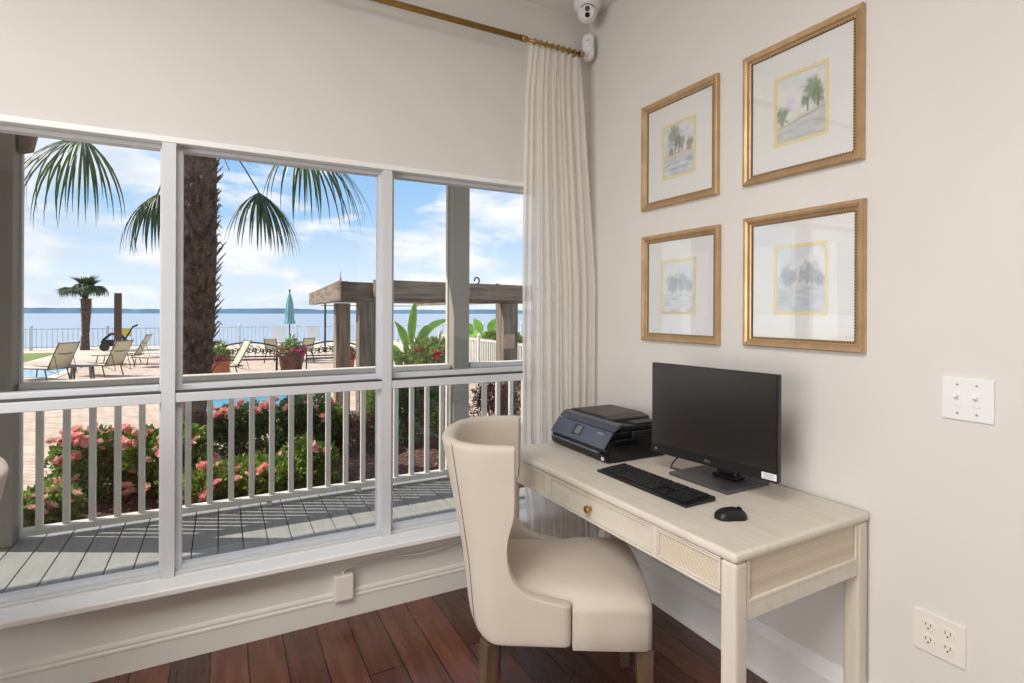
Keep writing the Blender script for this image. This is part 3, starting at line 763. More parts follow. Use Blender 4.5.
# ================================================================== PRINTER
pr = thing('inkjet_printer', 'black all in one inkjet printer on the far end of the desk', 'printer', (-0.255, -0.515, DZ), 0)
def px(poly, y0, y1, name, m_, par, **k):
    q = MB(); q.prism(poly, 1, y0, y1); return q.build(name, m_, par, **k)
X = lambda a: a
Y0, Y1 = -0.737, -0.297
px([(-0.395, 0.768), (-0.105, 0.768), (-0.100, 0.80), (-0.100, 0.865), (-0.39, 0.865), (-0.425, 0.845), (-0.438, 0.822), (-0.432, 0.795)], Y0, Y1, 'body', M_blackgloss, pr, bevel=0.006)
# lower paper tray lip with silver strip
px([(-0.440, 0.790), (-0.436, 0.775), (-0.41, 0.7685), (-0.36, 0.7685), (-0.36, 0.806), (-0.445, 0.806)], Y0 + 0.004, Y1 - 0.004, 'paper_tray', M_black, pr, bevel=0.004)
px([(-0.4475, 0.8065), (-0.38, 0.8065), (-0.38, 0.8105), (-0.4475, 0.8105)], Y0 + 0.05, Y1 - 0.012, 'silver_trim', M_silver, pr)
# sloping blue-grey control panel
cp = px([(-0.4478, 0.830), (-0.440, 0.826), (-0.390, 0.893), (-0.398, 0.897)], Y0 + 0.012, Y1 - 0.006, 'control_panel', M_navy, pr, bevel=0.002)
def on_panel(q, u0, u1, y0, y1, lift=0.0015):
    a = Vector((-0.4478, 0, 0.830)); b = Vector((-0.398, 0, 0.897)); d = (b - a).normalized(); n_ = Vector((-d.z, 0, d.x))
    L_ = (b - a).length
    P = [a + d * (u * L_) + n_ * lft for u, lft in ((u0, -0.002), (u1, -0.002), (u1, lift), (u0, lift))]
    q.prism([(p.x, p.z) for p in P], 1, y0, y1)
q = MB(); on_panel(q, 0.25, 0.86, -0.532, -0.462, 0.001); scr = q.build('display_surround', M_blackgloss, cp)
q = MB(); on_panel(q, 0.34, 0.80, -0.522, -0.482, 0.002); q.build('display', M_lcd, scr)
q = MB(); on_panel(q, 0.72, 0.80, -0.68, -0.635, 0.001); q.build('model_lettering', M_silver, cp)
px([(-0.397, 0.8985), (-0.386, 0.896), (-0.340, 0.921), (-0.345, 0.929), (-0.372, 0.922)], Y0 + 0.010, Y1 - 0.004, 'scanner_lid_front', M_navy, pr, bevel=0.003)
px([(-0.395, 0.8655), (-0.102, 0.8655), (-0.102, 0.893), (-0.388, 0.893)], Y0 + 0.012, Y1 - 0.004, 'scanner_body', M_blackgloss, pr, bevel=0.004)
q = MB(); q.prism([(-0.352, 0.8935), (-0.108, 0.8935), (-0.108, 0.907), (-0.352, 0.918)], 1, Y0 + 0.02, Y1 - 0.01); q.build('feeder_bed', M_black, pr, bevel=0.003)
q = MB(); q.prism([(Y1 - 0.010, 0.908), (Y1 - 0.012, 0.928), (Y1 - 0.05, 0.938), (Y0 + 0.16, 0.940), (Y0 + 0.105, 0.930), (Y0 + 0.105, 0.910)], 0, -0.343, -0.108); q.build('document_feeder_cover', M_lid, pr, bevel=0.005)
q = MB(); q.bb(-0.26, -0.12, Y0 + 0.03, Y0 + 0.10, 0.908, 0.921, 0.004, 2); q.build('paper_guide', M_black, pr)
q = MB(); q.bb(-0.4435, -0.4395, Y0 + 0.018, Y0 + 0.034, 0.780, 0.794); q.build('emblem_badge', M_sticker, pr)
q = MB(); q.bb(-0.30, -0.12, Y0 - 0.0, Y0 + 0.012, 0.8655, 0.893, 0.003); q.build('side_hinge_cover', M_black, pr)

# ================================================================== CHAIRS
def build_chair(name, label, locn, rz):
    t = thing(name, label, 'chair', locn, rz, 'upholstered desk chairs')
    zs = [0.350, 0.358, 0.38, 0.42, 0.460, 0.478, 0.483, 0.487, 0.494, 0.501, 0.512, 0.530, 0.55, 0.575, 0.60, 0.645, 0.69, 0.73, 0.75, 0.80, 0.87, 0.93, 0.972, 0.982]
    def interp(tab, z):
        for (a, va), (b, vb) in zip(tab, tab[1:]):
            if z <= b: return va + (vb - va) * max(0, (z - a)) / (b - a)
        return tab[-1][1]
    tb = [(0.345, -0.030), (0.358, -0.052), (0.38, -0.070), (0.42, -0.082), (0.50, -0.092), (0.60, -0.104), (0.80, -0.145), (0.982, -0.182)]
    tw = [(0.33, 0.250), (0.37, 0.262), (0.50, 0.264), (0.80, 0.266), (0.97, 0.272)]
    def xf(z):
        return interp([(0.34, 0.27), (0.483, 0.27), (0.487, 0.262), (0.494, 0.222), (0.501, 0.183), (0.512, 0.143), (0.530, 0.111), (0.55, 0.092), (0.575, 0.078), (0.60, 0.069), (0.645, 0.062), (0.69, 0.066), (0.73, 0.078), (0.75, 0.088), (0.80, 0.091), (0.99, 0.089)], z)
    def ring(z, inset):
        b = interp(tb, z) + inset; w_ = interp(tw, z) - inset; X0 = 0.06; F_ = xf(z)
        pts = []
        ns = 6
        for k in range(ns): pts.append((F_ + (X0 - F_) * k / ns, -w_))
        na = 26
        for k in range(na + 1):
            a = -PI / 2 + PI * k / na
            ca = abs(math.cos(a)) ** 0.72; sa = abs(math.sin(a)) ** 0.80 * (1 if a > 0 else -1)
            pts.append((X0 - (X0 - b) * ca, w_ * sa))
        for k in range(1, ns + 1): pts.append((X0 + (F_ - X0) * k / ns, w_))
        return [Vector((p[0], p[1], z)) for p in pts]
    TH = 0.044
    outer = [ring(z, 0) for z in zs]; inner = [ring(z, TH) for z in zs]
    top = [p.copy() for p in outer[-1]];
    mid = [(a + b) / 2 + Vector((0, 0, 0.010)) for a, b in zip(outer[-1], inner[-1])]
    q = MB(); bm = q.bm
    O = [[bm.verts.new(p) for p in r] for r in outer]; I = [[bm.verts.new(p) for p in r] for r in inner]
    Mv = [bm.verts.new(p) for p in mid]
    nn = len(O[0])
    for G in (O, I):
        for a, b in zip(G, G[1:]):
            for k in range(nn - 1): bm.faces.new((a[k], a[k + 1], b[k + 1], b[k]))
    for k in range(nn - 1):
        bm.faces.new((O[-1][k], O[-1][k + 1], Mv[k + 1], Mv[k])); bm.faces.new((Mv[k], Mv[k + 1], I[-1][k + 1], I[-1][k]))
        bm.faces.new((O[0][k], O[0][k + 1], I[0][k + 1], I[0][k]))
    for j in range(len(zs) - 1):
        for k in (0, nn - 1): bm.faces.new((O[j][k], O[j + 1][k], I[j + 1][k], I[j][k]))
    for k in (0, nn - 1): bm.faces.new((O[-1][k], Mv[k], I[-1][k]))
    shell = loc(q, 'wraparound_back', M_linen, t, smooth=True, sub=1)
    # piping seam on the outer back and along the inner edge
    na0 = 6
    for kk in (na0 + 6, na0 + 20):
        q = MB(); q.tube([r[kk] + Vector((-0.0012, 0, 0)) for r in outer[1:]], 0.0012, 6); loc(q, 'seam', M_seam, shell, smooth=True)
    for sgn in (0, -1):
        q = MB(); q.tube([inner[j][sgn] + Vector((-0.006, (0.0015 if sgn == 0 else -0.0015), 0)) for j in range(16, len(zs))], 0.0012, 6); loc(q, 'seam', M_seam, shell, smooth=True)
    # seat
    q = MB()
    def seat_poly(ins, fr):
        P = []
        wi = 0.217; wo = 0.262 - 0.001
        base = [(0.0, -wi), (0.15, -wi), (0.272, -wi - 0.0005), (0.2735, -wo), (0.34, -wo), (0.43, -wo + 0.002), (0.505, -wo + 0.006), (0.524, -wo + 0.020), (0.534, -0.17), (0.538, -0.08), (0.539, 0.0)]
        pts = base + [(x, -y) for x, y in reversed(base[:-1])]
        pts += [(-0.045, 0.13), (-0.058, 0.0), (-0.045, -0.13)]
        cx_, cy_ = 0.25, 0
        for x, y in pts:
            dx, dy = x - cx_, y - cy_
            L_ = math.hypot(dx, dy); P.append((cx_ + dx * (1 - ins / 0.30), cy_ + dy * (1 - ins / 0.265)))
        return P
    def top_poly(f):
        base = [(0.0, -0.205), (0.15, -0.208), (0.270, -0.217), (0.29, -0.230), (0.34, -0.245), (0.42, -0.250), (0.490, -0.244), (0.511, -0.226), (0.522, -0.17), (0.527, -0.08), (0.528, 0.0)]
        pts = base + [(x, -y) for x, y in reversed(base[:-1])] + [(-0.045, 0.13), (-0.058, 0.0), (-0.045, -0.13)]
        return [(0.24 + (x - 0.24) * f, y * f) for x, y in pts]
    lv = [(0.347, 0.004), (0.351, 0.0), (0.42, 0.0), (0.462, 0.0), (0.474, 0.0)]
    rows = [[(x, y, z) for x, y in seat_poly(i, 0)] for z, i in lv]
    s0 = rows[-1]; t0 = [(x, y, 0.492) for x, y in top_poly(1.0)]
    rows.append([((a[0] + b[0]) / 2, (a[1] * .62 + b[1] * .38), 0.486) for a, b in zip(s0, t0)]); rows.append(t0)
    for f, z in ((0.965, 0.500), (0.90, 0.509), (0.80, 0.516), (0.6, 0.521), (0.3, 0.524)): rows.append([(x, y, z) for x, y in top_poly(f)])
    R__ = q.grid(rows, closed=True); bm = q.bm; bm.faces.new(R__[-1]); bm.faces.new(list(reversed(R__[0])))
    seat = loc(q, 'seat', M_linen, t, smooth=True, sub=0, bevel=0.0)
    # legs
    for (x, y, dx, dy, fr) in ((0.502, -0.215, 0.010, -0.006, 1), (0.502, 0.215, 0.010, 0.006, 1), (0.008, -0.210, -0.022, -0.010, 0), (0.008, 0.210, -0.022, 0.010, 0)):
        q = MB(); s0, s1 = (0.027, 0.017) if fr else (0.026, 0.019); ra = 0 if fr else (0.62 if y < 0 else -0.62)
        rws = [[(x + (cx_ * math.cos(ra) - cy_ * math.sin(ra)) * s_ + ddx, y + (cx_ * math.sin(ra) + cy_ * math.cos(ra)) * s_ + ddy, z) for cx_, cy_ in ((-1, -1), (1, -1), (1, 1), (-1, 1))] for z, s_, ddx, ddy in ((0.3465, s0, 0, 0), (0.0, s1, dx, dy))]
        G = q.grid(rws, closed=True); q.bm.faces.new(G[-1]); q.bm.faces.new(list(reversed(G[0])))
        loc(q, 'leg', M_legwood, t, bevel=0.003)
    q = MB(); q.box((0.25, 0, 0.341), (0.48, 0.38, 0.010)); loc(q, 'seat_frame', M_legwood, t)
    return t
ch = build_chair('upholstered_chair', 'beige linen wraparound desk chair with brown wooden legs standing at the desk', (-1.003, -0.800, 0), math.radians(-30.7))
ch2 = copy_tree(ch)
ch2.location = (-2.590, -0.60, 0); ch2.rotation_euler = (0, 0, math.radians(200))
ch2['label'] = 'upholstered chair cut off by the left picture edge, only its rounded back corner showing'

exec_outdoor = True
# ================================================================== PORCH
DKZ = -0.10
q = MB(); x = -9.0
while x < 6.0:
    q.bb(x, x + 0.139, 0.16, 2.19, DKZ - 0.03, DKZ, 0.002); x += 0.145
struct('porch_deck', q, M_deck)
struct('porch_skirt', MB().bb(-9, 6, 0.16, 2.16, -0.62, DKZ - 0.035), M_timberdark)
struct('porch_roof', MB().bb(-9.5, 7.5, 0.15, 2.61, 2.86, 3.0).bb(-9.5, 7.5, 1.97, 2.13, 2.74, 2.86), M_outwhite)
posts = [(-3.13, 2.05), (0.03, 2.05), (3.15, 2.05), (-6.29, 2.05)]
for i, (x, y) in enumerate(posts[:3]):
    t = thing('porch_post', ['square grey porch post at the left edge of the window view', 'square grey porch post seen through the right hand window', 'square porch post beyond the curtain'][i], 'post', (x, y, DKZ), 0, 'porch posts')
    q = MB(); q.bb(x - 0.080, x + 0.072, y - 0.085, y + 0.085, DKZ + 0.0, 2.74, 0.006); q.build('shaft', M_post, t)
    q = MB(); q.bb(x - 0.092, x + 0.085, y + 0.045, y + 0.09, DKZ + 0.0, 2.74); q.build('corner_board', M_outwhite, t)
    if i == 0:
        q = MB(); q.prism([(x + 0.086, 2.739), (x + 0.18, 2.739), (x + 0.18, 2.62), (x + 0.145, 2.45), (x + 0.086, 2.43)], 1, y - 0.04, y + 0.04); q.build('knee_brace', M_timber, t)
def railing(x0, x1, label):
    t = thing('porch_railing', label, 'railing', ((x0 + x1) / 2, 2.05, DKZ), 0, 'white porch railings')
    q = MB(); q.bb(x0, x1, 1.995, 2.105, 0.895, 0.935, 0.004); q.bb(x0, x1, 2.03, 2.07, 0.86, 0.895); q.build('top_rail', M_outwhite, t)
    q = MB(); q.bb(x0, x1, 2.015, 2.085, -0.065, -0.022, 0.004); q.build('bottom_rail', M_outwhite, t)
    k = math.ceil((x0 + 0.06 + 2.939) / 0.1405)
    while -2.939 + k * 0.1405 < x1 - 0.05:
        xb = -2.939 + k * 0.1405; k += 1
        q = MB(); q.bb(xb - 0.019, xb + 0.019, 2.031, 2.069, -0.022, 0.86); q.build('baluster', M_outwhite, t, bevel=0.003)
    for xs_ in (x0 + 0.8, (x0 + x1) / 2, x1 - 0.8):
        q = MB(); q.bb(xs_ - 0.02, xs_ + 0.02, 2.03, 2.07, DKZ, -0.065); q.build('rail_block', M_outwhite, t)
railing(-3.033, -0.067, 'white porch railing between the left post and the right post, square balusters')
railing(0.127, 3.05, 'white porch railing right of the right hand porch post')

# ================================================================== GROUND
GZ = -0.60
struct('paved_terrace', MB().bb(-40, 40, 2.15, 24.0, GZ - 0.2, GZ), M_paver)
struct('sand_beach', MB().bb(-60, 60, 24.0, 33, GZ - 0.2, GZ - 0.002), M_sand)
struct('lawn_strip', MB().bb(-26, -8.4, 24.2, 29, GZ - 0.2, GZ + 0.012), M_lawn)
q = MB(); q.bb(-800, 900, 33, 640, -3.1, -3.0); struct('sea', q, M_sea)
q = MB(); rows = []
prof_ = []
for i in range(161):
    x = -700 + i * 9.5
    h_ = 4.6 + 1.6 * noise.noise(Vector((x * 0.012, 0, 0))) + 1.0 * noise.noise(Vector((x * 0.06, 3, 0)))
    prof_.append((x, h_))
q.grid([[(x, 600, -3.0) for x, h_ in prof_], [(x, 606, -3.0 + h_) for x, h_ in prof_], [(x, 660, -3.0 + h_ * 0.9) for x, h_ in prof_], [(x, 680, -3.0) for x, h_ in prof_]])
struct('far_shore', q, M_shore)
# garden bed: irregular mound of mulch along the porch
q = MB(); rows = []
def bed_front(x):
    return 6.6 + 0.3 * math.sin(x * 0.9 + 1) - 0.35 * max(0, x - 0.0) + (-2.0 if x < -3.3 else 0) * min(1, max(0, (-3.0 - x) / 1.0))
for j in range(41):
    row = []
    for i in range(141):
        x = -5.2 + i * (8.6 / 140); s = j / 40
        yf = max(3.2, bed_front(x)); y = 2.2 + (yf - 2.2) * s
        z = GZ + 0.005 + (0.085 * (math.sin(PI * min(1, max(0, s))) ** 0.5) + 0.035 * abs(noise.noise(Vector((x * 9, y * 9, 0)))) + 0.03 * noise.noise(Vector((x * 25, y * 25, 4)))) * (1 if 0 < j < 40 else 0)
        row.append((x, y, max(z, GZ + 0.002)))
    rows.append(row)
q.grid(rows); struct('mulch_bed', q, M_mulch)
# litter of bark chips: uncountable
q = MB(); rr = random.Random(3)
for k in range(2600):
    x = rr.uniform(-5.0, 3.2); yf = max(3.2, bed_front(x)); y = rr.uniform(2.3, yf + 0.1); z = GZ + 0.10 + rr.uniform(-0.01, 0.02)
    q.box((x, y, z), (rr.uniform(0.02, 0.06), rr.uniform(0.01, 0.025), 0.006), (rr.uniform(-.5, .5), rr.uniform(-.5, .5), rr.uniform(0, PI)))
M_chip = mat('bark_chip', rgb(170, 120, 96), 0.9, col2=rgb(86, 54, 44), vscale=3)
tag(q.build('bark_chips', M_chip), 'loose reddish bark chips covering the garden bed', 'mulch', None, 'stuff')

# ================================================================== PLANTS
def leaf_cloud(q, c, rad, n, size, rr, flat=0.6, shell=0.45):
    for k in range(n):
        while True:
            p = Vector((rr.uniform(-1, 1), rr.uniform(-1, 1), rr.uniform(-1, 1)))
            if shell < p.length <= 1: break
        p *= 1 + 0.18 * noise.noise(p * 3 + Vector(c))
        P = Vector(c) + Vector((p.x * rad[0], p.y * rad[1], p.z * rad[2]))
        d = (p.normalized() + Vector((rr.uniform(-.8, .8), rr.uniform(-.8, .8), rr.uniform(-.4, .9)))).normalized()
        s_ = d.cross(Vector((rr.uniform(-1, 1), rr.uniform(-1, 1), rr.uniform(-1, 1))))
        if s_.length < 1e-3: continue
        s_.normalize(); L_ = size * rr.uniform(0.7, 1.3); w_ = L_ * flat * 0.5; u_ = s_.cross(d) * (L_ * 0.12)
        q.face([P, P + d * L_ * 0.5 + s_ * w_ + u_, P + d * L_, P + d * L_ * 0.5 - s_ * w_ + u_])
def bloom_mesh(name, m_, r=0.05, seed=1):
    rr = random.Random(seed); q = MB()
    for lay_, (nn, tilt, sc_) in enumerate(((6, 0.35, 1.0), (5, 0.85, 0.8), (4, 1.25, 0.6), (3, 1.5, 0.35))):
        for k in range(nn):
            a = 2 * PI * (k + 0.5 * lay_) / nn + rr.uniform(-.2, .2)
            o = Vector((math.cos(a) * math.cos(tilt), math.sin(a) * math.cos(tilt), math.sin(tilt))); s_ = Vector((-math.sin(a), math.cos(a), 0))
            L_ = r * sc_; up_ = Vector((0, 0, r * 0.3))
            q.face([Vector((0, 0, 0)), o * L_ * 0.6 - s_ * L_ * 0.45, o * L_ + up_ - s_ * L_ * 0.28, o * L_ * 1.05 + up_, o * L_ + up_ + s_ * L_ * 0.28, o * L_ * 0.6 + s_ * L_ * 0.45])
    me = bpy.data.meshes.new(name); q.bm.to_mesh(me); q.bm.free(); me.materials.append(m_); return me
BL = {'coral': bloom_mesh('coral_bloom', M_coral, 0.05), 'blush': bloom_mesh('blush_bloom', M_blush, 0.04, 2), 'red': bloom_mesh('red_bloom', M_red, 0.045, 3), 'magenta': bloom_mesh('magenta_bloom', M_magenta, 0.05, 4)}
def add_bloom(t, kind, p, rr, sc_=1.0):
    o = bpy.data.objects.new('blossom', BL[kind]); COL.objects.link(o); o.parent = t
    o.location = mw(t).inverted() @ Vector(p); o.rotation_euler = (rr.uniform(-.9, .9), rr.uniform(-.9, .9), rr.uniform(0, 6)); o.scale = (sc_, sc_, sc_ * 0.9)
def shrub(name, label, cat, x, y, w_, h_, n, m_, size=0.05, blooms=(), seed=0, group=None, d_=None, base=GZ + 0.05, flat=0.6):
    rr = random.Random(seed + 11); t = thing(name, label, cat, (x, y, base), 0, group)
    q = MB(); d_ = d_ or w_
    lobes = [(x, y, base + h_ * 0.55, w_ * 0.5, d_ * 0.5, h_ * 0.45), (x, y, base + h_ * 0.32, w_ * 0.52, d_ * 0.52, h_ * 0.32)]
    for k in range(4):
        a = rr.uniform(0, 2 * PI); lobes.append((x + math.cos(a) * w_ * 0.25, y + math.sin(a) * d_ * 0.25, base + h_ * rr.uniform(0.55, 0.78), w_ * 0.3, d_ * 0.3, h_ * 0.27))
    for (a, b, c, ra, rb, rc) in lobes: leaf_cloud(q, (a, b, c), (ra, rb, rc), int(n * 2.6) // 5, size * 1.08, rr, flat)
    q.build('foliage', m_, t)
    q = MB()
    for k in range(9):
        a = rr.uniform(0, 2 * PI); e = Vector((x + math.cos(a) * w_ * 0.3, y + math.sin(a) * d_ * 0.3, base + h_ * rr.uniform(.5, .8)))
        s_ = Vector((x + math.cos(a) * 0.04, y + math.sin(a) * 0.04, base - 0.04)); q.tube([s_, (s_ + e) / 2 + Vector((0, 0, h_ * 0.08)), e], [0.010, 0.007, 0.004], 5)
    q.build('stems', M_stem, t)
    for (kind, cnt, lo) in blooms:
        for k in range(cnt):
            L_ = rr.choice(lobes); a = rr.uniform(0, 2 * PI); el = rr.uniform(lo, 1.3)
            # blooms face the light and the porch
            dx, dy, dz = math.cos(a) * math.cos(el), math.sin(a) * math.cos(el), math.sin(el)
            if dy > 0.4: dy = -dy
            p = Vector((L_[0] + dx * L_[3] * 1.05, L_[1] + dy * L_[4] * 1.05, L_[2] + dz * L_[5] * 1.08))
            for m__ in range(rr.choice((2, 3, 4))):
                add_bloom(t, kind, p + Vector((rr.uniform(-.05, .05), rr.uniform(-.04, .04), rr.uniform(-.04, .04))), rr, rr.uniform(0.8, 1.25))
    return t
RG = 'flowering shrubs in the garden bed'
shrub('rose_bush', 'small low rose bush with pale blooms beside the left porch post', 'shrub', -3.22, 3.55, 0.42, 0.40, 700, M_leaflight, 0.05, (('blush', 7, 0.2),), 1, RG)
shrub('rose_bush', 'green rose bush with coral clusters seen behind the leftmost balusters', 'shrub', -3.02, 4.35, 0.78, 0.72, 1500, M_leaf, 0.055, (('coral', 26, 0.0), ('blush', 8, 0.1)), 2, RG)
shrub('rose_bush', 'dense green rose bush with coral blooms just left of the first wide mullion', 'shrub', -2.42, 4.25, 0.85, 0.70, 1800, M_leaf, 0.055, (('coral', 26, -0.3), ('blush', 12, -0.1)), 3, RG)
shrub('rose_bush', 'low yellow green rose bush behind the mullion near the palm trunk', 'shrub', -2.05, 3.65, 0.7, 0.42, 1100, M_leaflight, 0.05, (('coral', 9, 0.2),), 4, RG)
shrub('rose_bush', 'dark green rose bush right of the palm trunk with coral flowers on top', 'shrub', -1.50, 5.05, 1.05, 0.76, 2200, M_leafdark, 0.055, (('coral', 18, 0.5),), 5, RG)
shrub('rose_bush', 'low bright green rose bush at the foot of the dark one by the railing', 'shrub', -1.42, 3.75, 0.95, 0.42, 1300, M_leaf, 0.055, (('coral', 3, 0.2), ('blush', 4, 0.3)), 6, RG)
shrub('rose_bush', 'tall loose rose bush with reddish new growth in the middle of the bed', 'shrub', -0.88, 4.85, 0.66, 0.95, 1500, M_leafdark, 0.05, (('coral', 5, 0.3),), 7, RG)
shrub('rose_bush', 'green rose bush with blush blooms low by the railing in the middle pane', 'shrub', -0.98, 3.80, 0.55, 0.50, 1000, M_leaf, 0.055, (('coral', 3, 0.1), ('blush', 4, 0.1)), 8, RG)
shrub('bronze_shrub', 'rounded shrub with bronze red leaves at the right end of the rose bed', 'shrub', -0.28, 5.0, 0.62, 0.50, 1200, M_leafred, 0.05, (), 9, RG)
shrub('rose_bush', 'small yellow green bush between the rose bushes and the bronze shrub', 'shrub', -0.58, 5.15, 0.5, 0.66, 1000, M_leaf, 0.05, (('coral', 2, 0.3),), 10, RG)
shrub('feathery_shrub', 'pale feathery green shrub in front of the near pergola post', 'shrub', 0.12, 5.35, 0.50, 1.05, 1600, M_leaflight, 0.07, (), 11, None, flat=0.2)
shrub('tall_shrub', 'tall olive green shrub right of the second wide mullion', 'shrub', 0.50, 5.0, 0.50, 1.05, 1400, M_leafdark, 0.08, (), 12, None, flat=0.25)
shrub('twiggy_shrub', 'brown twiggy bush right of the porch post', 'shrub', 1.85, 5.1, 0.9, 0.8, 900, M_leafred, 0.06, (), 13, None, flat=0.25)
shrub('groundcover_shrub', 'low green clump under the far end of the railing', 'shrub', 1.05, 5.5, 0.7, 0.55, 900, M_leaf, 0.06, (), 14, None, flat=0.4)
# big hibiscus-like shrub
shrub('hibiscus_bush', 'large leafy bush with red flowers beyond the railing in the right window', 'shrub', 1.30, 6.75, 1.05, 1.45, 2000, M_leaflight, 0.085, (('red', 10, 0.0),), 15)

def banana(name, label, x, y, base, specs, seed):
    rr = random.Random(seed); t = thing(name, label, 'plant', (x, y, base))
    for (ox, h_, lean, az, L_, W_) in specs:
        q = MB(); d = Vector((math.cos(az) , math.sin(az), 0)); s_ = Vector((0.88, -0.47, 0.0)); s_ = (s_ + Vector((0, 0, 1.1)) * abs(d.x) * min(1, lean * 1.2) * (-1 if d.x > 0 else 1)).normalized()
        # leaf blades face the camera-ish: width axis s_
        stemtop = Vector((x + ox, y, base + h_)); q.tube([(x + ox * 0.4, y, base), stemtop], [0.018, 0.008], 6)
        n_ = 12; rows = []
        for k in range(n_ + 1):
            u = k / n_
            ang = lean * u * 1.2
            c = stemtop + d * (math.sin(ang) * L_ * u) + Vector((0, 0, math.cos(ang) * L_ * u))
            w_ = W_ * (math.sin(PI * min(1, 0.06 + 0.93 * u)) ** 0.7) * 0.5
            wav = 0.012 * math.sin(9 * u)
            rows.append([c - s_ * w_ + Vector((0, 0, wav + w_ * 0.25)) + d * 0.01, c - s_ * w_ * 0.5 + Vector((0, 0, w_ * 0.08)), c, c + s_ * w_ * 0.5 + Vector((0, 0, w_ * 0.08)), c + s_ * w_ + Vector((0, 0, -wav + w_ * 0.25))])
        q.grid(rows); lb = q.build('leaf_blade', M_banana, t, smooth=True)
        q = MB(); q.tube([r[2] for r in rows], [0.012 * (1 - 0.8 * k / n_) for k in range(n_ + 1)], 6); q.build('midrib', M_leaflight, lb)
    return t
banana('banana_plant', 'banana plant with upright bright green leaves rising above the red flowered bush', 1.35, 7.4, GZ, [(-0.08, 1.35, 0.10, -1.0, 0.84, 0.17), (0.05, 1.15, 0.62, 0.1, 0.92, 0.17), (-0.16, 1.22, 0.30, 2.9, 0.62, 0.14), (0.16, 1.05, 1.1, -0.3, 0.66, 0.16), (-0.25, 1.0, 1.0, 2.8, 0.66, 0.16), (0.02, 1.15, 0.32, 0.2, 0.62, 0.13), (-0.3, 0.9, 0.6, 2.6, 0.6, 0.15), (0.25, 0.9, 0.8, 0.4, 0.7, 0.15)], 5)
banana('banana_plant', 'low clump of bright banana leaves behind the white picket fence', 7.0, 16.6, GZ, [(-0.4, 0.95, 0.7, 2.6, 0.8, 0.34), (-0.1, 1.0, 0.3, 2.0, 0.75, 0.34), (0.3, 1.0, 0.7, 0.3, 0.9, 0.36), (0.6, 0.85, 0.9, 0.0, 0.8, 0.36), (0.1, 0.8, 1.0, -1.5, 0.8, 0.36), (-0.7, 0.8, 0.9, 3.0, 0.8, 0.34), (-0.3, 0.75, 1.0, -2.2, 0.8, 0.36)], 6)
shrub('shoreline_bush', 'green bush behind the picket fence beside the banana clump', 'shrub', 6.3, 13.2, 1.4, 1.25, 1500, M_leaf, 0.13, (), 21)
shrub('shoreline_bush', 'dark green bush filling the gap at the far right behind the fence', 'shrub', 8.4, 13.4, 1.7, 1.5, 1400, M_leafdark, 0.13, (), 22)
shrub('dry_thicket', 'dry tan thicket below the picket fence at the right', 'shrub', 2.75, 5.45, 1.0, 0.85, 1300, mat('dry_leaf', rgb(176, 150, 104), 0.8, col2=rgb(110, 90, 60), vscale=6, trans=0.2), 0.09, (), 23, flat=0.2)

# ================================================================== PALMS
def fan(q, hub, out, size, droop, rr, n=30, spread=2.1, fold=0.35, wid=0.045, ang0=0.15):
    D = Vector(out).normalized(); up = Vector((0, 0, 1)); S = D.cross(up)
    if S.length < 1e-3: S = Vector((1, 0, 0))
    S.normalize()
    for k in range(n):
        th = -spread + 2 * spread * k / (n - 1) + rr.uniform(-.03, .03)
        dr = (D * math.cos(th) + S * math.sin(th)).normalized()
        L_ = size * (0.74 + 0.26 * math.cos(th * 0.6)) * rr.uniform(0.9, 1.08)
        side_ = (S * math.cos(th) - D * math.sin(th)).normalized()
        dd = droop * rr.uniform(0.85, 1.2)
        rows = []
        m_ = 7; pos = Vector(hub)
        for j in range(m_ + 1):
            u = j / m_
            ang = ang0 - dd * u ** 0.9          # pitch of the segment
            if j: pos = pos + (dr * math.cos(ang) + up * math.sin(ang)) * (L_ / m_)
            w_ = wid * (0.35 + 1.2 * u if u < 0.45 else 0.9 * (1.02 - u) / 0.57 + 0.02) * 0.5
            nrm = (up * math.cos(ang) - dr * math.sin(ang))
            rows.append([pos - side_ * w_ + nrm * w_ * fold, pos, pos + side_ * w_ + nrm * w_ * fold])
        q.grid([[Vector(p) for p in r] for r in rows])
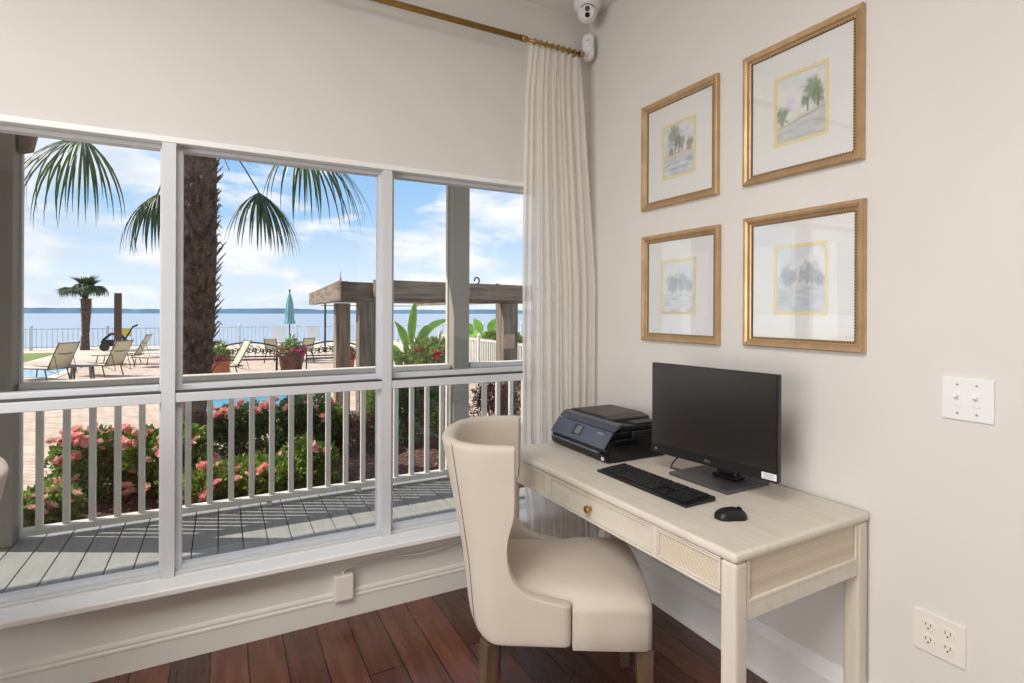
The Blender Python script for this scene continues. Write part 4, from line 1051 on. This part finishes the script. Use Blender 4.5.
def palm(label, x, y, base, rprof, crown, fronds, seed, boots=0, extra=(), wid=0.038, nseg=30):
    rr = random.Random(seed); t = thing('fan_palm', label, 'palm tree', (x, y, base))
    q = MB(); rows = []
    top = rprof[-1][0]
    n_ = 28; nzr = 90
    def rad(z):
        for (a, va), (b, vb) in zip(rprof, rprof[1:]):
            if z <= b: return va + (vb - va) * (z - a) / (b - a)
        return rprof[-1][1]
    for j in range(nzr + 1):
        z = rprof[0][0] + (top - rprof[0][0]) * j / nzr
        rows.append([(x + 0.03 * math.sin(z * 0.8) + math.cos(2 * PI * k / n_) * rad(z) * (1 + 0.10 * noise.noise(Vector((math.cos(2 * PI * k / n_) * 2, math.sin(2 * PI * k / n_) * 2, z * 7)))),
                      y + math.sin(2 * PI * k / n_) * rad(z) * (1 + 0.10 * noise.noise(Vector((math.cos(2 * PI * k / n_) * 2 + 5, math.sin(2 * PI * k / n_) * 2, z * 7)))), z) for k in range(n_)])
    G = q.grid(rows, closed=True); q.bm.faces.new(G[-1])
    q.build('trunk', M_trunk, t, smooth=True)
    if boots:
        q = MB()
        for k in range(boots):
            z = rprof[0][0] + (top - rprof[0][0]) * (k + rr.random()) / boots; a = k * 2.39996; r_ = rad(z) * 0.9; L_ = rad(z) * rr.uniform(0.35, 1.15)
            if z < 0.5 + base + 0.6: L_ *= 0.45
            o = Vector((math.cos(a), math.sin(a), 0)); s_ = Vector((-o.y, o.x, 0)); w_ = rr.uniform(0.014, 0.034)
            b0 = Vector((x + 0.03 * math.sin(z * 0.8), y, z)) + o * r_
            curl = rr.choice((1, 1, 1, -0.6)); 
            p1 = b0 + o * L_ * 0.30 + Vector((0, 0, L_ * 0.45)) ; p2 = b0 + o * L_ * 0.55 + Vector((0, 0, L_ * (0.75 if curl > 0 else 0.2))); 
            rws = [[b0 - s_ * w_, b0 + o * 0.012, b0 + s_ * w_], [p1 - s_ * w_ * 0.7, p1 + o * 0.014, p1 + s_ * w_ * 0.7], [p2 - s_ * w_ * 0.15, p2 + o * 0.004, p2 + s_ * w_ * 0.15]]
            q.grid(rws)
            # loose fibres
            for m__ in range(2):
                f0 = b0 + s_ * rr.uniform(-.05, .05); f1 = f0 + o * rr.uniform(0.02, 0.06) + Vector((rr.uniform(-.03, .03), rr.uniform(-.03, .03), rr.uniform(-0.10, 0.08)))
                q.face([f0 - s_ * 0.003, f0 + s_ * 0.003, f1 + s_ * 0.002, f1 - s_ * 0.002])
        q.build('leaf_bases', M_boot, t, solid=0.004)
    C0 = Vector(crown)
    for fr__ in fronds:
        (hub, out, size, droop) = fr__[:4]; a0_ = fr__[4] if len(fr__) > 4 else 0.15
        q = MB(); fan(q, hub, out, size, droop, rr, n=nseg, wid=wid, ang0=a0_); f_ = q.build('frond', M_palm, t)
        q = MB(); H = Vector(hub); st = C0 + (H - C0).normalized() * 0.1; st.z = C0.z
        midp = (st + H) / 2 + Vector((0, 0, 0.16 * (H - st).length))
        q.tube([st, (st + midp) / 2 + Vector((0, 0, 0.03)), midp, (midp + H) / 2 + Vector((0, 0, 0.02)), H], [0.016, 0.012, 0.010, 0.008, 0.009], 6); q.build('petiole', M_palm, f_, smooth=True)
    for (pts, r_) in extra:
        q = MB(); q.tube(pts, r_, 6); q.build('seed_stalk', M_stem, t, smooth=True)
    return t
PX, PY = -2.17, 4.92
palm('large fan palm with a shaggy brown trunk standing close outside the window', PX, PY, GZ, [(-0.6, 0.135), (-0.2, 0.12), (0.4, 0.13), (0.8, 0.17), (1.2, 0.185), (2.0, 0.20), (3.6, 0.215)], (PX, PY, 3.55),
     [((-3.34, 5.50, 3.44), (-1.0, 0.1, 0), 1.34, 1.35, -0.18), ((-2.56, 5.10, 2.78), (-0.9, 0.4, 0), 0.84, 1.1, -0.5), ((-1.50, 4.52, 2.80), (0.8, -0.5, 0), 0.90, 0.95, -0.45),
      ((-1.02, 4.40, 3.36), (1.0, -0.45, 0), 1.28, 1.25, -0.15), ((-3.0, 4.2, 3.65), (-0.8, -0.6, 0), 0.8, 1.6), ((-2.4, 4.1, 4.0), (-0.2, -1, 0.3), 0.8, 1.2), ((-1.5, 5.8, 3.9), (0.6, 0.9, 0.3), 0.8, 1.2), ((-2.6, 5.9, 4.0), (-0.5, 1, 0.3), 0.8, 1.2)],  # entries without a pitch: fronds above the view, added for their shadows
     4, boots=420, extra=[([(PX + 0.15, PY - 0.1, 3.35), (PX + 0.35, PY - 0.2, 3.33), (PX + 0.55, PY - 0.3, 3.18)], 0.006), ([(PX + 0.15, PY - 0.1, 3.30), (PX + 0.3, PY - 0.2, 3.22), (PX + 0.36, PY - 0.25, 3.05)], 0.005)], nseg=34)
# distant palm
fr_ = []
for k in range(26):
    a = 2.4 * k; L_ = 0.35 + 0.45 * ((k * 7) % 10) / 10; zz = 2.45 - 0.55 * L_ + 0.1 * (k % 3)
    if k % 3 == 0: L_ *= 0.4; zz += 0.22
    fr_.append(((-7.75 + math.cos(a) * L_, 30.6 + math.sin(a) * L_, zz + 0.15), (math.cos(a), math.sin(a), 0.1), 0.62, 1.0 + 0.3 * (k % 3), (1.25, 0.4, -0.1)[k % 3]))
palm('small fan palm standing alone by the far waterside fence', -7.75, 30.6, GZ, [(-0.6, 0.20), (0.2, 0.15), (1.2, 0.19), (1.9, 0.22)], (-7.75, 30.6, 1.9), fr_, 9, boots=70, wid=0.075, nseg=20)

# ================================================================== PERGOLA
pg = thing('pergola', 'weathered timber pergola over the terrace at the right', 'pergola', (1.3, 7.2, GZ))
def ppost(x, y, w_, z1):
    q = MB(); q.bb(x - w_ / 2, x + w_ / 2, y - w_ / 2, y + w_ / 2, GZ, z1, 0.006); q.build('post', M_timber, pg)
ppost(0.085, 5.93, 0.25, 1.545); ppost(0.20, 8.45, 0.27, 1.545); ppost(2.80, 6.42, 0.30, 1.545)
def beam(p0, p1, w_, z0, z1, name='beam'):
    p0 = Vector((*p0, 0)); p1 = Vector((*p1, 0)); d = (p1 - p0); L_ = d.length; a = math.atan2(d.y, d.x); c = (p0 + p1) / 2
    q = MB(); q.box((c.x, c.y, (z0 + z1) / 2), (L_, w_, z1 - z0), (0, 0, a), 0.008); return q.build(name, M_beam, pg)
beam((-0.33, 5.86), (3.12, 6.46), 0.14, 1.545, 1.84)
beam((0.17, 5.76), (3.25, 6.30), 0.10, 1.60, 1.88)
beam((-0.24, 6.02), (0.30, 13.2), 0.16, 1.548, 1.86)
beam((2.78, 6.6), (3.4, 13.4), 0.16, 1.548, 1.84)
beam((0.45, 12.6), (3.2, 12.9), 0.14, 1.52, 1.54)
for k in range(5):
    yy = 7.6 + k * 1.15
    beam((0.30 + k * 0.06, yy), (3.0 + k * 0.08, yy + 0.35), 0.05, 1.60, 1.68, 'rafter')
tag(MB().bb(2.66, 2.88, 6.262, 6.2695, 0.72, 0.98).build('notice_board', M_stone, None, origin=(2.7, 6.26, 0.9)), 'small tan board fixed on the right pergola post', 'sign')
# wind ring on the beam
q = MB(); cx_, cy_, cz_ = 2.05, 6.13, 1.90
q.tube([(cx_ + 0.055 * math.cos(a), cy_ + 0.02 * math.cos(a), cz_ + 0.035 + 0.055 * math.sin(a)) for a in [-1.2 + 4.6 * i / 20 for i in range(21)]], 0.014, 8)
tag(q.build('iron_hook', M_blackpole, None, smooth=True, origin=(cx_, cy_, 1.88)), 'small curled black iron hook on top of the pergola beam', 'hook')
q = MB(); q.tube([(0.02, 8.5, 1.86), (0.02, 8.5, 2.12)], 0.006, 6); q.tube([(-0.02, 8.5, 1.86), (0.02, 8.5, 2.02)], 0.01, 6)
q = MB(); q.lathe([(0.022, 0), (0.018, 0.04), (0.008, 0.10), (0.003, 0.17)], (-0.24, 6.25, 1.861), 10)
tag(q.build('pointed_finial', M_coral, None, origin=(-0.24, 6.25, 1.861)), 'small reddish pointed ornament on the left end of the pergola beam', 'ornament')

# ================================================================== SPA AND POOL
spa = thing('spa_pool', 'raised spa pool with teal tile and tan stone curb beyond the roses', 'pool', (-1.0, 9.4, GZ))
q = MB(); x0, x1, y0, y1 = -2.75, 0.02, 8.35, 11.2
q.bb(x0, x1, y0, y0 + 0.35, GZ, GZ + 0.16); q.bb(x0, x0 + 0.3, y0 + 0.35, y1 - 0.3, GZ, GZ + 0.16); q.bb(x1 - 0.3, x1, y0 + 0.35, y1 - 0.3, GZ, GZ + 0.16)
q.build('curb', M_stone, spa, bevel=0.02)
q = MB(); q.bb(x0, x1, y1 - 0.3, y1, GZ, GZ + 0.36); q.build('tiled_wall', M_teal, spa)
q = MB(); q.bb(x0 + 0.3, x1 - 0.3, y0 + 0.35, y1 - 0.3, GZ, GZ + 0.10); q.build('water', M_pool, spa)
pool = thing('swimming_pool', 'blue swimming pool with pale coping behind the left lounger', 'pool', (-8.5, 19.5, GZ))
q = MB(); q.bb(-14, -6.1, 17.4, 22.0, GZ, GZ + 0.02); q.build('coping', M_coping, pool)
q = MB(); q.bb(-13.7, -6.4, 17.7, 21.7, GZ + 0.0, GZ + 0.032); q.build('water', M_pool, pool)

# ================================================================== TERRACE FURNITURE
def sling_lounger(label, x, y, rz, back=True):
    t = thing('sling_lounger', label, 'sun lounger', (x, y, GZ), rz, 'sling loungers on the terrace')
    # local: head at -x.. the back panel rises; lounger runs along +x (feet)
    a = math.radians(62); Lb = 0.80
    bx, bz = 0.0, 0.36; tx, tz = bx - Lb * math.cos(a), bz + Lb * math.sin(a)
    q = MB(); rows = []
    for k in range(9):
        u = k / 8; sag = -0.03 * math.sin(PI * u)
        rows.append([(bx + (tx - bx) * u + 0.0 + sag * 0.5 * 1, yy, bz + (tz - bz) * u + sag * 0.4) for yy in (-0.27, -0.13, 0, 0.13, 0.27)])
    q.grid(rows); loc(q, 'back_sling', M_sling, t, smooth=True, solid=0.006)
    q = MB(); rows = [[(bx + 1.28 * k / 8, yy, bz - 0.025 * math.sin(PI * k / 8)) for yy in (-0.27, -0.13, 0, 0.13, 0.27)] for k in range(9)]
    q.grid(rows); loc(q, 'seat_sling', M_sling, t, smooth=True, solid=0.006)
    q = MB()
    for s_ in (-1, 1):
        q.tube([(tx - 0.01, s_ * 0.285, tz + 0.03), (bx, s_ * 0.285, bz)], 0.016, 8); q.tube([(bx - 0.12, s_ * 0.30, bz - 0.01), (bx + 1.32, s_ * 0.30, bz - 0.01)], 0.018, 8)
    q.tube([(tx, -0.285, tz), (tx, 0.285, tz)], 0.012, 8); q.tube([(bx + (tx - bx) * .62, -0.285, bz + (tz - bz) * .62), (bx + (tx - bx) * .62 - 0.03, 0, bz + (tz - bz) * .62 - 0.05), (bx + (tx - bx) * .62, 0.285, bz + (tz - bz) * .62)], 0.012, 8)
    q.tube([(bx + 1.31, -0.30, bz - 0.01), (bx + 1.31, 0.30, bz - 0.01)], 0.014, 8); q.tube([(bx - 0.12, -0.30, bz - 0.01), (bx - 0.12, 0.30, bz - 0.01)], 0.014, 8)
    for s_ in (-1, 1): q.tube([(bx + (tx - bx) * .5, s_ * 0.26, bz + (tz - bz) * .5), (bx - 0.34, s_ * 0.26, 0.20), (bx + 0.1, s_ * 0.27, bz - 0.02)], 0.010, 6)
    loc(q, 'frame', M_bronze, t, smooth=True)
    for lx in (0.08, 1.12):
        for s_ in (-1, 1):
            q = MB(); q.tube([(lx, s_ * 0.30, bz - 0.02), (lx + (0.06 if lx > 1 else -0.10), s_ * 0.31, 0.016)], [0.016, 0.018], 8); loc(q, 'leg', M_bronze, t)
    return t
l1 = sling_lounger('cream sling lounger by the blue pool, leftmost of the loungers', -5.9, 16.75, math.radians(140))
l2 = copy_tree(l1); l2.location = (-4.72, 17.3, GZ); l2.rotation_euler = (0, 0, math.radians(142)); l2['label'] = 'cream sling lounger with raised back beside the low resin table'
l3 = copy_tree(l1); l3.location = (-4.6, 21.4, GZ); l3.rotation_euler = (0, 0, math.radians(168)); l3['label'] = 'pale sling lounger seen side on below the brown post'
l4 = copy_tree(l1); l4.location = (-3.35, 19.6, GZ); l4.rotation_euler = (0, 0, math.radians(150)); l4['label'] = 'pale sling lounger half hidden by the first wide mullion'
l5 = copy_tree(l1); l5.location = (-1.55, 15.6, GZ); l5.rotation_euler = (0, 0, math.radians(198)); l5['label'] = 'sling lounger right behind the big palm trunk'
# resin side table
t = thing('side_table', 'low grey brown resin table between the two sling loungers', 'table', (-5.35, 16.7, GZ))
q = MB(); q.bb(-5.65, -5.05, 16.45, 16.95, GZ + 0.38, GZ + 0.42, 0.01); q.build('table_top', M_plastic, t)
for dx in (-0.2, 0.2):
    for dy in (-0.16, 0.16):
        q = MB(); q.tube([(-5.35 + dx, 16.7 + dy, GZ + 0.38), (-5.35 + dx * 1.15, 16.7 + dy * 1.15, GZ)], [0.035, 0.025], 8); q.build('leg', M_plastic, t)
# iron benches
def scroll(q, cx_, cz_, r0, turns, sgn, y, ph=0.0, r=0.015):
    pts = []
    n_ = int(18 * turns)
    for i in range(n_ + 1):
        u = i / n_; a = ph + sgn * 2 * PI * turns * u; rad_ = r0 * (1 - 0.8 * u)
        pts.append((cx_ + rad_ * math.cos(a), y, cz_ + rad_ * math.sin(a)))
    q.tube(pts, r, 5)
def bench(label, x, y, rz, L_):
    t = thing('iron_bench', label, 'bench', (x, y, GZ), rz, 'ornate iron benches')
    h = L_ / 2
    q = MB()
    arc = [(-h + L_ * k / 16, 0.24, 0.84 + 0.14 * math.sin(PI * k / 16)) for k in range(17)]
    q.tube(arc, 0.024, 6); q.tube([(-h, 0.24, 0.53), (h, 0.24, 0.53)], 0.02, 6)
    for k in range(-3, 4):
        cx_ = k * L_ / 7.6; rr_ = 0.10 + 0.03 * (1 - abs(k) / 3)
        scroll(q, cx_ - 0.04, 0.68 + 0.07 * (1 - abs(k) / 3), rr_, 1.4, 1, 0.24, PI / 2); scroll(q, cx_ + 0.05, 0.69 + 0.05 * (1 - abs(k) / 3), rr_ * 0.8, 1.2, -1, 0.24, -PI / 2)
        q.tube([(cx_, 0.24, 0.50), (cx_, 0.24, 0.72 + 0.13 * math.cos(PI * k / 7.6))], 0.008, 5)
    loc(q, 'scrollwork_back', M_iron, t, smooth=True)
    q = MB()
    for k in range(7): q.box((0, -0.2 + k * 0.07, 0.42), (L_, 0.045, 0.02))
    q.box((-h + 0.02, 0, 0.41), (0.03, 0.5, 0.03)); q.box((h - 0.02, 0, 0.41), (0.03, 0.5, 0.03)); loc(q, 'seat', M_iron, t)
    for s_ in (-1, 1):
        q = MB(); q.tube([(s_ * h, 0.24, 0.74), (s_ * h, 0.24, 0.42), (s_ * h, 0.30, 0.012)], 0.018, 6); q.tube([(s_ * h, -0.22, 0.42), (s_ * h, -0.26, 0.2), (s_ * h, -0.20, 0.012)], 0.018, 6)
        q.tube([(s_ * h, 0.24, 0.66), (s_ * h, 0.0, 0.70), (s_ * h, -0.24, 0.66), (s_ * h, -0.26, 0.58), (s_ * h, -0.22, 0.42)], 0.016, 6)
        loc(q, 'end_frame', M_iron, t, smooth=True)
    return t
b1 = bench('ornate dark iron bench with scrollwork back, left of the big flower pot', -1.12, 16.6, math.radians(172), 1.62)
b2 = copy_tree(b1); b2.location = (1.36, 16.2, GZ); b2.rotation_euler = (0, 0, math.radians(172)); b2['label'] = 'ornate dark iron bench with scrollwork back, right of the big flower pot'
def flowerpot(name, label, x, y, rb, rt, h_, m_, bloom, seed, n=26):
    rr = random.Random(seed); t = thing(name, label, 'potted plant', (x, y, GZ))
    q = MB(); q.lathe([(rb, 0), (rb * 1.08, 0.03), (rt * 0.93, h_ * 0.62), (rt * 0.97, h_ * 0.86), (rt * 1.06, h_ * 0.88), (rt * 1.06, h_ * 0.99), (rt * 0.95, h_), (rt * 0.9, h_ * 0.93)], (x, y, GZ), 28); q.build('pot', m_, t, smooth=True)
    q = MB(); leaf_cloud(q, (x, y, GZ + h_ + 0.12), (rt * 1.1, rt * 1.1, 0.18), 500, 0.09, rr, 0.4, 0.2); leaf_cloud(q, (x, y, GZ + h_ + 0.28), (rt * .35, rt * .35, 0.22), 120, 0.16, rr, 0.25, 0.1); q.build('foliage', M_leaflight, t)
    for k in range(n):
        a = rr.uniform(0, 2 * PI); r_ = rt * rr.uniform(0.75, 1.25); add_bloom(t, bloom, (x + math.cos(a) * r_, y + math.sin(a) * r_, GZ + h_ + rr.uniform(-0.06, 0.2)), rr, rr.uniform(1.1, 1.7))
    return t
flowerpot('flower_pot', 'large brown clay pot of magenta flowers standing between the two iron benches', 0.06, 15.9, 0.27, 0.38, 0.62, M_clay, 'magenta', 1, 46)
flowerpot('flower_pot', 'terracotta pot of pink flowers beside the palm trunk', -1.93, 14.6, 0.19, 0.26, 0.60, M_terra, 'magenta', 2, 26)
flowerpot('flower_pot', 'small pot with purple flowers between the two pergola posts', 1.55, 14.9, 0.2, 0.26, 0.5, M_terra, 'magenta', 3, 22)
# patio table, chairs and umbrellas
t = thing('patio_table', 'round bronze patio table under the closed teal umbrella', 'table', (0.48, 20.6, GZ))
q = MB(); q.lathe([(0.60, 0.70), (0.61, 0.715), (0.60, 0.73)], (0.48, 20.6, GZ), 28); q.build('table_top', M_bronze, t)
for k in range(4):
    a = PI / 4 + k * PI / 2; q = MB(); q.tube([(0.48 + 0.4 * math.cos(a), 20.6 + 0.4 * math.sin(a), GZ + 0.70), (0.48 + 0.46 * math.cos(a), 20.6 + 0.46 * math.sin(a), GZ + 0.012)], 0.022, 8); q.build('leg', M_bronze, t)
def patio_chair(label, x, y, rz):
    t = thing('patio_chair', label, 'chair', (x, y, GZ), rz, 'bronze patio chairs')
    q = MB(); rows = [[(-0.20 - 0.14 * u, yy, 0.42 + 0.50 * u) for yy in (-0.23, 0, 0.23)] for u in (0, .25, .5, .75, 1)]; q.grid(rows); loc(q, 'back_sling', M_sling, t, solid=0.008)
    q = MB(); q.grid([[(-0.2 + 0.46 * u, yy, 0.42 - 0.02 * math.sin(PI * u)) for yy in (-0.23, 0, 0.23)] for u in (0, .5, 1)]); loc(q, 'seat_sling', M_sling, t, solid=0.008)
    for s_ in (-1, 1):
        q = MB(); q.tube([(-0.35, s_ * 0.25, 0.95), (-0.2, s_ * 0.25, 0.42), (-0.30, s_ * 0.27, 0.016)], 0.018, 6); q.tube([(-0.2, s_ * 0.25, 0.42), (0.27, s_ * 0.25, 0.42), (0.30, s_ * 0.27, 0.016)], 0.018, 6)
        q.tube([(-0.27, s_ * 0.27, 0.66), (0.1, s_ * 0.28, 0.67), (0.27, s_ * 0.26, 0.42)], 0.016, 6); loc(q, 'side_frame', M_bronze, t, smooth=True)
    q = MB(); q.tube([(-0.34, -0.25, 0.93), (-0.34, 0.25, 0.93)], 0.015, 6); loc(q, 'top_bar', M_bronze, t)
    return t
c1 = patio_chair('bronze patio chair on the left side of the umbrella table', -0.10, 19.6, math.radians(50))
c2 = copy_tree(c1); c2.location = (0.85, 19.5, GZ); c2.rotation_euler = (0, 0, math.radians(122)); c2['label'] = 'bronze patio chair on the right side of the umbrella table'
def umbrella(label, x, y, m_, h0, h1, rmax, mp):
    t = thing('patio_umbrella', label, 'umbrella', (x, y, GZ), 0)
    q = MB(); q.tube([(x, y, GZ + 0.08), (x, y, GZ + h1 + 0.05)], 0.024, 10); q.build('pole', mp, t)
    q = MB(); q.lathe([(0.26, 0.0), (0.26, 0.05), (0.05, 0.09), (0.04, 0.16)], (x, y, GZ), 20); q.build('base', M_iron, t)
    q = MB(); rows = []
    for u in [k / 14 for k in range(15)]:
        z = GZ + h0 + (h1 - h0) * u
        r_ = rmax * (1.25 - 0.35 * u if u < 0.12 else (0.62 + 0.38 * math.sin(PI * (0.25 + 0.6 * u))) * (1 - u ** 3 * 0.85))
        rows.append([(x + r_ * (1 + 0.18 * math.cos(6 * a)) * math.cos(a), y + r_ * (1 + 0.18 * math.cos(6 * a)) * math.sin(a), z) for a in [2 * PI * k / 36 for k in range(36)]])
    G = q.grid(rows, closed=True); q.bm.faces.new(G[-1]); q.build('folded_canopy', m_, t, smooth=True)
    q = MB(); q.ball((x, y, GZ + h1 + 0.06), 0.04, 2, (1, 1, 1.4)); q.build('finial', mp, t, smooth=True)
umbrella('closed teal patio umbrella standing over the patio table', 0.48, 20.6, M_teal_fab, 1.45, 2.70, 0.15, M_bronze)
umbrella('closed white patio umbrella far off beside the palm trunk', -2.35, 28.0, M_white_fab, 0.7, 2.25, 0.14, M_white_fab)
# poles and posts
q = MB(); q.bb(-6.16, -5.90, 27.4, 27.66, GZ, 2.12, 0.01)
tag(q.build('timber_post', M_timberdark, None, origin=(-6.03, 27.53, GZ)), 'tall square brown timber post right of the small distant palm', 'post')
q = MB(); q.lathe([(0.09, 0), (0.09, 0.08), (0.045, 0.1), (0.045, 2.9), (0.06, 2.92), (0.06, 3.0)], (2.45, 24.5, GZ), 12)
tag(q.build('lamp_pole', M_blackpole, None, smooth=False, origin=(2.45, 24.5, GZ)), 'thin dark pole left of the pergola post', 'pole')
q = MB(); q.lathe([(0.11, 0), (0.11, 0.08), (0.06, 0.1), (0.06, 3.0), (0.08, 3.02), (0.08, 3.1)], (8.0, 17.3, GZ), 12)
tag(q.build('lamp_pole', M_blackpole, None, smooth=False, origin=(8.0, 17.3, GZ)), 'dark pole rising behind the white picket fence at the right', 'pole')
# fences
def fence(label, p0, p1, h_, step, pw, npost, m_, kind='picket_panel'):
    p0 = Vector((*p0, GZ)); p1 = Vector((*p1, GZ)); d = p1 - p0; L_ = d.length; a = math.atan2(d.y, d.x)
    t = thing('waterside_fence' if kind == 'mesh' else 'picket_fence', label, 'fence', ((p0 + p1) / 2)[:], 0)
    q = MB(); n_ = int(L_ / step)
    for k in range(n_ + 1):
        p = p0 + d * (k / n_); q.box((p.x, p.y, GZ + h_ / 2 + 0.02), (pw, 0.02, h_ - 0.04), (0, 0, a))
    c = (p0 + p1) / 2
    for z in (0.12, h_ - 0.05): q.box((c.x, c.y, GZ + z), (L_, 0.035, 0.045), (0, 0, a))
    q.build('picket_panel', m_, t)
    for k in range(npost + 1):
        p = p0 + d * (k / npost); q = MB(); q.box((p.x, p.y, GZ + (h_ + 0.08) / 2), (0.12, 0.12, h_ + 0.08), (0, 0, a), 0.01); q.lathe([(0.085, 0), (0.05, 0.05), (0.01, 0.09)], (p.x, p.y, GZ + h_ + 0.08), 8); q.build('post', m_, t)
M_pale = mat('pale_fence_metal', rgb(206, 212, 218), 0.5)
fence('long pale metal waterside fence between the beach and the sea', (-22, 31.5), (26, 31.5), 1.05, 0.2, 0.028, 16, M_pale, 'mesh')
fence('white picket fence running away from the porch at the right', (5.25, 16.5), (5.1, 9.2), 1.15, 0.13, 0.06, 4, M_outwhite)
fence('white picket fence crossing behind the right pergola post', (5.3, 9.1), (10.6, 8.9), 1.15, 0.13, 0.06, 2, M_outwhite)
q = MB(); q.bb(-6.6, -6.0, 31.40, 31.42, 0.0, 0.42); tag(q.build('yellow_sign', M_yellow, None, origin=(-6.3, 31.41, 0.2)), 'small yellow sign hung on the waterside fence by the brown post', 'sign')
# dark wheeled cart below the small palm
t = thing('hand_cart', 'dark wheeled cart with raised handles parked at the foot of the small palm', 'cart', (-6.35, 29.6, GZ))
q = MB(); q.bb(-6.95, -5.95, 29.4, 29.8, GZ + 0.22, GZ + 0.52, 0.03); q.tube([(-6.9, 29.6, GZ + 0.5), (-6.6, 29.6, GZ + 0.8), (-6.2, 29.6, GZ + 0.75), (-6.0, 29.6, GZ + 0.5)], 0.06, 8); q.build('body', M_iron, t)
for xx in (-6.8, -6.1):
    q = MB(); q.tube([(xx, 29.32, GZ + 0.2), (xx, 29.38, GZ + 0.2)], 0.2, 18); q.build('wheel', M_blackpole, t)
q = MB(); q.tube([(-6.05, 29.45, GZ + 0.5), (-5.7, 29.45, GZ + 1.15), (-5.5, 29.45, GZ + 1.25)], 0.03, 6); q.tube([(-6.05, 29.75, GZ + 0.5), (-5.75, 29.75, GZ + 1.1), (-5.55, 29.75, GZ + 1.2)], 0.03, 6); q.build('handle', M_iron, t)
# beach chairs far off (pale)
for k, (x, y, lb) in enumerate(((0.7, 27.6, 'pale beach chair back left of the closed teal umbrella'), (2.3, 27.0, 'pale beach chair back between the teal umbrella and the thin dark pole'))):
    t = thing('beach_chair', lb, 'chair', (x, y, GZ), 0, 'pale beach chairs')
    q = MB(); q.grid([[(x + dx, y + 0.1 + 0.2 * u, GZ + 0.4 + 0.7 * u) for dx in (-0.32, 0.32)] for u in (0, .5, 1)]); q.build('back', M_white_fab, t, solid=0.03)
    q = MB(); q.bb(x - 0.32, x + 0.32, y - 0.5, y + 0.1, GZ + 0.36, GZ + 0.40); q.build('seat', M_white_fab, t)
    for dx in (-0.3, 0.3):
        for dy in (-0.45, 0.1):
            q = MB(); q.tube([(x + dx, y + dy, GZ + 0.37), (x + dx, y + dy, GZ - 0.0)], 0.025, 6); q.build('leg', M_white_fab, t)
